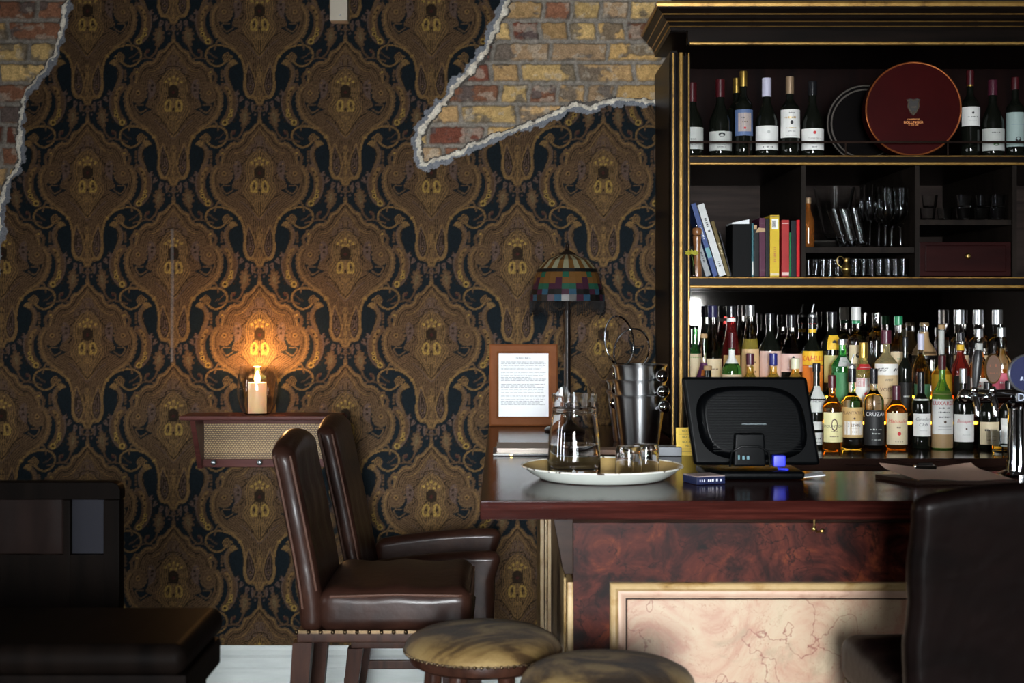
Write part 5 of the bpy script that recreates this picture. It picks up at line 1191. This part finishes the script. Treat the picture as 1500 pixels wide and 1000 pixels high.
lq(1, 'clear-shouldered rum bottle with black cap and black label', 1280, 540, .036, .60, .76, .34, liquid_mat('dark_rum_low', (.02, .012, .008), .115), CB, 562, labels=[(z1(651), z1(600), LB, 80, [T('CRUZAN', .020, z1(606), TXW), T('~9', .008, z1(628), LG), T('~6', .008, z1(634), LG), T('~9', .006, z1(643), LG)])])
lq(1, 'stout brown rum bottle with dark red capsule and cream label with red script', 1313, 565, .038, .60, .82, .34, GBROWN, CPU, 586, labels=[(z1(650), z1(604), LC, 74, [T('Matusalem', .020, z1(616), TXR, .95, .45), T('~3', .010, z1(625), TXB), T('#', .014, z1(634), TXR), T('o o o o', .010, z1(645), TXK)])])
lq(1, 'slim black whisky bottle with white label in black script', 1349, 545, .033, .58, .76, .34, GDARK, CB, 584, bands=[(z1(586), z1(583.5), LW)], labels=[(z1(638), z1(605), LW, 66, [T('Canadian', .0155, z1(613), TXK, 1, .35), T('Club', .017, z1(621), TXK, 1, .35), T('-', .0006, z1(630), TXK, .03)])])
lq(1, 'green maraschino bottle in a straw-covered base with white label', 1380, 521, .037, .54, .76, .32, liquid_mat('bright_green_glass', (.30, .75, .12), .30), CR, 541, bands=[(z1(655), z1(576), CK)], labels=[(z1(635), z1(584), LW, 80, [T('LUXARDO', .020, z1(590), TXR), T('~9', .008, z1(597)), T('~10', .008, z1(603)), T('~8', .009, z1(610)), T('#', .010, z1(617), TXB), T('-', .0008, z1(624), TXK, .05), T('-', .0008, z1(628), TXK, .05)])])
lq(1, 'black bottle with silver neck and white label in slanted red lettering', 1411, 540, .036, .56, .72, .32, GDARK, CS, 561, labels=[(z1(646), z1(606), LW, 74, [T('Bonaparte', .016, z1(616), TXR, 1, .3), T('#', .007, z1(627), TXB), T('-', .0006, z1(636), TXK, .03)])])
lq(1, 'black bottle with arch-topped pale label below the taps', 1447, 560, .038, .56, .74, .34, GDARK, CB, 578, labels=[(z1(650), z1(617), LC, 62, [T('~7', .011, z1(629)), T('~7', .007, z1(643)), T('-', .0008, z1(638), TXB, .03)])])
lq(1, 'black bottle with white label and grey sash, farthest along the counter', 1478, 558, .036, .56, .74, .34, GDARK, CB, 578, labels=[(z1(648), z1(612), LW, 66, []), (z1(622), z1(613), LG, 68, [])])
# tumbler with a drop of whisky
b = NB(); lathe(b, [(0, 0), (.030, 0), (.032, .003), (.036, .075), (.0345, .075), (.031, .010), (0, .009)], 32); tg_ = obj('whisky_tumbler', b, glass_thin, loc=(PX(1467, 5.02), 5.02, CTZ + .0005)); tag(tg_, 'small tumbler with a finger of whisky on the back counter', 'tumbler')
b = NB(); lathe(b, [(0, .0092), (.0305, .0102), (.0325, .024), (0, .024)], 32); obj('whisky', b, P('whisky', (.85, .40, .03), .0, trans=1, ior=1.36), tg_)

# ================================================================== MIDDLE SHELF: books, mill, glasses
BY = 5.225; BZ = SH2 + .0004; bz = lambda v: PZ(v, BY) - BZ
page = noise_mix(P('book_pages', (.55, .50, .42), .7), [(.3, (.50, .45, .38)), (.7, (.60, .55, .47))], (3, 3, 200))
def cover(n, c, rough=.4): return noise_mix(P(n, c, rough, spec=.12), [(.3, tuple(x * .85 for x in c)), (.7, tuple(min(1, x * 1.1) for x in c))], (8, 8, 20))
def book(label, u0, u1, top, cm, depth=.16, spine=(), lean=None, y=BY, pages=page, cat='book', name='book'):
    """upright book seen spine-on; lean=(px of the top) tips it over to the left about its lower corner"""
    if lean is not None: y += .033
    x0, x1 = PX(u0, y), PX(u1, y); t = x1 - x0; h = PZ(top, y) - BZ; ang = 0
    if lean is not None:
        dx = PX(u0, y) - PX(lean, y); ang = -math.atan2(dx, h); h = math.hypot(dx, h) - t * abs(math.sin(ang)) * .5
    o = thing(name, label, cat, (x1 if lean is None else x0 + t * math.cos(ang), y, BZ + .0003 - t * math.sin(ang)), 0, 'books on the middle shelf'); o.rotation_euler = (0, ang, 0)
    b = NB(); c = .0022
    box(b, -t, 0, 0, .003, 0, h, .001); box(b, -t, -t + c, .002, depth, 0, h, .0008); box(b, -c, 0, .002, depth, 0, h, .0008); obj('cover', b, cm, o)
    if t > .008:
        b = NB(); box(b, -t + c, -c, .004, depth - .004, .003, h - .004); obj('pages', b, pages, o, False)
    if spine:
        groups = {}
        for s, sz, z, m in spine: groups.setdefault(m.name, (m, []))[1].append((s, sz, z))
        for m, it in groups.values():
            b = NB()
            for s, sz, z in it:
                if s == '=': box(b, -t + .001, -.001, -.0006, 0, z * h, z * h + sz)
                else: put_text(b, s, sz, lambda x, y_: (-t / 2 + y_, -.0006, z * h - x))
            obj('spine_print', b, m, o, False)
    return o
book('grey book leaning at the cabinet post end, lowest of the leaning books', 1034, 1042, 357, cover('grey_cover', (.30, .31, .32)), lean=1019, spine=[('~8', .010, .6, ink)])
book('blue-spined book leaning behind the white one', 1045, 1052, 298, cover('blue_cover', (.05, .08, .22)), lean=1012, spine=[('~9', .010, .6, TXW), ('=', .04, .25, P('teal_stripe', (.10, .28, .30), .5))])
book('tall white book leaning against its neighbours', 1054, 1064, 299, cover('white_cover', (.60, .61, .60)), lean=1021, spine=[('~8', .013, .72, ink), ('~4', .012, .15, ink)])
book('olive brown book leaning beside the tall white one', 1065, 1070, 324, cover('olive_cover', (.12, .085, .025)), lean=1041, spine=[('~8', .009, .5, LC)])
book('thin black book leaning against the wide black binder', 1070.5, 1072.5, 340, cover('soot_cover', (.02, .02, .022)), lean=1053)
bb = book('wide black binder with white sheets showing on top', 1073, 1100, 328, cover('black_binder', (.0022, .0022, .0025), .6), name='binder', cat='binder')
b = NB(); hh = bz(328); prism(b, [(-.066, hh - .002), (-.003, hh - .002), (-.003, hh + .018), (-.066, hh + .006)], 'y', .02, .15); obj('sheets', b, paper, bb, False)
book('thin teal book next to the black binder', 1101, 1104, 327, cover('teal_cover', (.04, .12, .14)), spine=[('=', .05, .03, LG)])
bn = book('black notebook with torn tan slips sticking out', 1104.5, 1112, 336, cover('black_cover', (.010, .010, .011)), name='notebook')
b = NB(); hh = bz(336); box(b, -.018, -.008, .002, .05, hh - .02, hh + .016); prism(b, [(-.014, hh - .012), (.022, hh - .008), (.020, hh + .004), (-.004, hh + .006)], 'y', -.004, -.0025); obj('paper_slip', b, CK, bn, False)
book('dark purple book beside the black notebook with slips', 1112.5, 1121, 319, cover('purple_cover', (.085, .020, .045)), spine=[('=', .003, .9, CPU), ('=', .003, .1, CPU)])
book('narrow black book between the purple and yellow ones', 1121.5, 1127, 320, cover('black_cover', (.010, .010, .011)))
yb = book('thick yellow book with barcode sticker on its spine', 1128, 1141.5, 315, cover('yellow_cover', (.62, .42, .03)), spine=[('=', .003, .97, TXB), ('=', .008, .02, LC), ('~8', .012, .35, P('amber_spine_print', (.45, .17, .02), .5))])
b = NB(); hh = bz(315); box(b, -.028, -.004, -.0010, -.0003, hh - .052, hh - .014); st_ = obj('sticker', b, LW, yb, False)
b = NB()
for i in range(9): box(b, -.026 + i * .0014, -.026 + i * .0014 + .0008, -.0014, -.0011, hh - .046, hh - .020)
obj('barcode', b, ink, st_, False)
book('thick worn red book beside the yellow one', 1145, 1156, 322, cover('red_cover', (.36, .03, .03)), spine=[('=', .003, .93, LPK), ('=', .012, .02, LPK)])
book('very thin green book beside the worn red one', 1156.5, 1158.5, 340, cover('green_cover', (.01, .17, .05)))
book('narrow black book between the green and bright red spines', 1159, 1166.5, 323, cover('ink_cover', (.010, .011, .014)))
book('thin bright red book against the shelf divider', 1167, 1171.5, 322, cover('bright_red_cover', (.55, .01, .015)))
millw = noise_mix(P('mill_wood', (.20, .08, .03), .3, coat=.2), [(.3, (.15, .055, .02)), (.7, (.25, .11, .04))], (60, 60, 5), 5)
ml = thing('pepper_mill', 'turned brown wooden pepper mill at the end of the book shelf', 'pepper mill', (PX(1021, 5.245), 5.245, BZ))
q = lambda v: PZ(v, 5.215) - BZ
b = NB(); lathe(b, [(0, 0), (.0175, 0), (.0185, .003), (.0175, .03), (.0165, .045), (.0130, .058), (.0125, q(365)), (.0145, q(356)), (.0155, q(348)), (.0165, q(346)), (.0150, q(344.5)), (0, q(344))], 28); obj('mill_body', b, millw, ml)
b = NB(); lathe(b, [(0, q(344)), (.0150, q(343.8)), (.0180, q(341)), (.0185, q(337)), (.0155, q(333.5)), (.006, q(332.5)), (0, q(332))], 28); obj('mill_head', b, millw, ml)
b = NB(); sphere(b, (0, 0, q(330)), .0045, 10); obj('finial', b, chrome, ml)
b = NB(); lathe(b, [(0, 0), (.009, 0), (.010, .002), (.0085, .03), (.0075, .045), (.0065, .045), (.0075, .03), (.0085, .004), (0, .004)], 20); tag(obj('bud_vase', b, glass_thin, loc=(.7035, 5.2150, BZ + .0005)), 'tiny clear bud vase beside the pepper mill', 'vase')
fl = thing('yellow_flower', 'small yellow-green flower in the bud vase by the gilt post', 'flower', (.7035, 5.2150, BZ + .006))
b = NB(); tube(b, [(0, 0, 0), (-.003, -.010, .05), (-.012, -.032, q(376))], .0014, 6); obj('stem', b, P('stem_green', (.08, .14, .03), .5), fl)
b = NB()
for i in range(7):
    a = -.3 + i * .62; c0 = Vector((-.012, -.034, q(375)))
    tip = c0 + Vector((math.cos(a) * .027, -.008 + .004 * (i % 2), math.sin(a) * .013 + .005)); m_ = (c0 + tip) / 2; n_ = Vector((-math.sin(a), 0, math.cos(a))) * .006
    v = [b.verts.new(p) for p in (c0, m_ + n_ + Vector((0, -.004, 0)), tip, m_ - n_ + Vector((0, -.004, 0)))]; b.faces.new(v)
bmesh.ops.solidify(b, geom=b.faces[:], thickness=.0008); obj('petal', b, P('yellow_green_petal', (.55, .50, .04), .5), fl)
# glassware in the middle bay
def glass_obj(name, prof, u, y, z, label, group, tilt=None, m=glass_thin, seg=28, cat='glass'):
    if isinstance(prof, bpy.types.Object): o = prof.copy(); COL.objects.link(o)
    else:
        b = NB(); lathe(b, prof, seg); o = obj(name, b, m)
    o.location = (PX(u, y), y, z + .0005)
    if tilt: o.rotation_euler = tilt
    tag(o, label, cat, group); return o
GZ = PZ(361, CYF) + .0002; GYv = 5.27; gz = lambda v: PZ(v, GYv) - GZ
flute = [(0, .001), (.026, .001), (.028, .003), (.004, .006), (.0035, .085), (.010, .095), (.020, .13), (.024, .17), (.0225, gz(269)), (.0215, gz(269)), (.0228, .17), (.0188, .13), (.008, .098), (0, .095)]
wineg = [(0, .001), (.029, .001), (.031, .003), (.004, .006), (.0035, .075), (.012, .085), (.029, .118), (.033, .15), (.027, gz(275)), (.0262, gz(275)), (.032, .15), (.028, .118), (.010, .088), (0, .086)]
fo = None; fl_l = ['champagne flute in the middle bay, next to the leaning flutes', 'champagne flute in the middle bay, between the wine glasses and the other flute', 'champagne flute at the back of the middle bay']
for i, (u, y) in enumerate(((1274, 5.25), (1287, 5.33), (1262, 5.40))): fo = glass_obj('champagne_flute', fo or flute, u, y, GZ, fl_l[i], 'champagne flutes in the middle bay')
wo = None; wl_ = ['stemmed wine glass in the middle bay, next to the flutes', 'stemmed wine glass in the middle bay, standing a little behind its neighbours', 'stemmed wine glass in the middle bay, against the divider']
for i, (u, y) in enumerate(((1297, 5.25), (1306, 5.38), (1319, 5.275))): wo = glass_obj('wine_glass', wo or wineg, u, y, GZ, wl_[i], 'wine glasses in the middle bay')
b = NB(); lathe(b, [(0, 0), (.055, 0), (.058, .003), (.115, .022), (.118, .028), (.116, .029), (.056, .007), (0, .006)], 48); tag(obj('glass_platter', b, P('smoked_glass', (.10, .09, .08), .05, trans=.7), loc=(PX(1222, 5.44), 5.44, GZ + .0005)), 'dark glass platter under the flared glass vase', 'platter')
vz = GZ + .0075
vase = [(0, .0), (.030, 0), (.034, .004), (.024, .014), (.030, .03), (.045, .06), (.052, .10), (.063, .15), (.078, PZ(272, 5.36) - vz), (.0765, PZ(272, 5.36) - vz), (.060, .15), (.0495, .10), (.042, .06), (.026, .034), (0, .03)]
glass_obj('flared_vase', vase, 1222, 5.44, vz, 'large flared cut-glass vase on the dark platter in the middle bay', None, m=glass_thin, cat='vase')
hb_ = [(0, 0), (.020, 0), (.022, .003), (.027, .14), (.0255, .14), (.0205, .008), (0, .007)]; ho = None
for i, (u, y, tl2, wh) in enumerate(((1234, 5.24, -.32, 'nearest the flared vase'), (1245, 5.285, -.27, 'set back between its two neighbours'), (1258, 5.24, -.22, 'nearest the champagne flutes'))):
    ho = glass_obj('tall_tumbler', ho or hb_, u + 4, y, GZ + .022 * math.sin(-tl2) + .0006, 'leaning tall tumbler in the middle bay, ' + wh, 'leaning tall tumblers', (0, tl2, 0))
ab = bottle('amber_decanter', 'dark amber bottle at the edge of the middle bay beside the books', PX(1184, 5.29), 5.29, GZ, PZ(290, 5.29) - GZ, .022, .5, .8, .4, P('amber_dark_glass', (.30, .10, .02), .05, trans=.6), (.02, CT, 1.0))
tb_ = [(0, 0), (.0165, 0), (.018, .002), (.0205, .066), (.0195, .066), (.0170, .008), (0, .007)]; to = None; LZ_ = SH2 + .0004
tus = [1184, 1195, 1206, 1216, 1227, 1253, 1265, 1277, 1289, 1301, 1312, 1323]
names = ['at the book end of the row', 'second from the books', 'third from the books', 'fourth from the books', 'just before the brass jug handle', 'just past the brass jug', 'second past the brass jug', 'third past the brass jug', 'fourth past the brass jug', 'third from the far divider', 'second from the far divider', 'against the far divider']
for i, u in enumerate(tus):
    to = glass_obj('shot_glass', to or tb_, u, 5.265 + .012 * (i % 2) + .0005 * i, LZ_, 'small plain tumbler under the glass shelf, ' + names[i], 'small tumblers under the glass shelf')
bj = thing('brass_jug', 'small brass jug with looped handle among the small tumblers', 'jug', (PX(1240, 5.225), 5.227, LZ_))
b = NB(); lathe(b, [(0, 0), (.012, 0), (.0135, .002), (.010, .007), (.013, .012), (.0185, .024), (.0190, .030), (.0145, .042), (.0095, .052), (.0085, .060), (.0110, .068), (.0100, .068), (.0078, .060), (.0085, .052), (0, .045)], 28); obj('jug_body', b, brass, bj)
b = NB(); tube(b, [(-.009, 0, .064), (-.016, 0, .074), (-.028, 0, .074), (-.036, 0, .062), (-.032, 0, .046), (-.022, 0, .038), (-.016, 0, .034)], .0016, 8); obj('handle', b, brass, bj)
# stacked tumblers in the far bay
RZ_ = PZ(321, CYF) + .0002; st_t = [(0, 0), (.022, 0), (.024, .002), (.029, .046), (.0275, .046), (.0225, .007), (0, .006)]; so = None
lab2 = ['next to the divider', 'second from the divider', 'third from the divider', 'fourth from the divider', 'fifth from the divider']
for i, u in enumerate((1359, 1384, 1411, 1438, 1461)):
    so = glass_obj('stacked_tumbler', so or st_t, u, 5.27, RZ_, 'lower tumbler in the dark bay above the drawer, ' + lab2[i], 'tumblers above the drawer')
    if i != 1: glass_obj('stacked_tumbler', so, u + (3, 0, 2, 3, 2)[i], 5.27, RZ_ + .0465, 'upper tumbler of a stack in the dark bay above the drawer, ' + lab2[i], 'tumblers above the drawer')
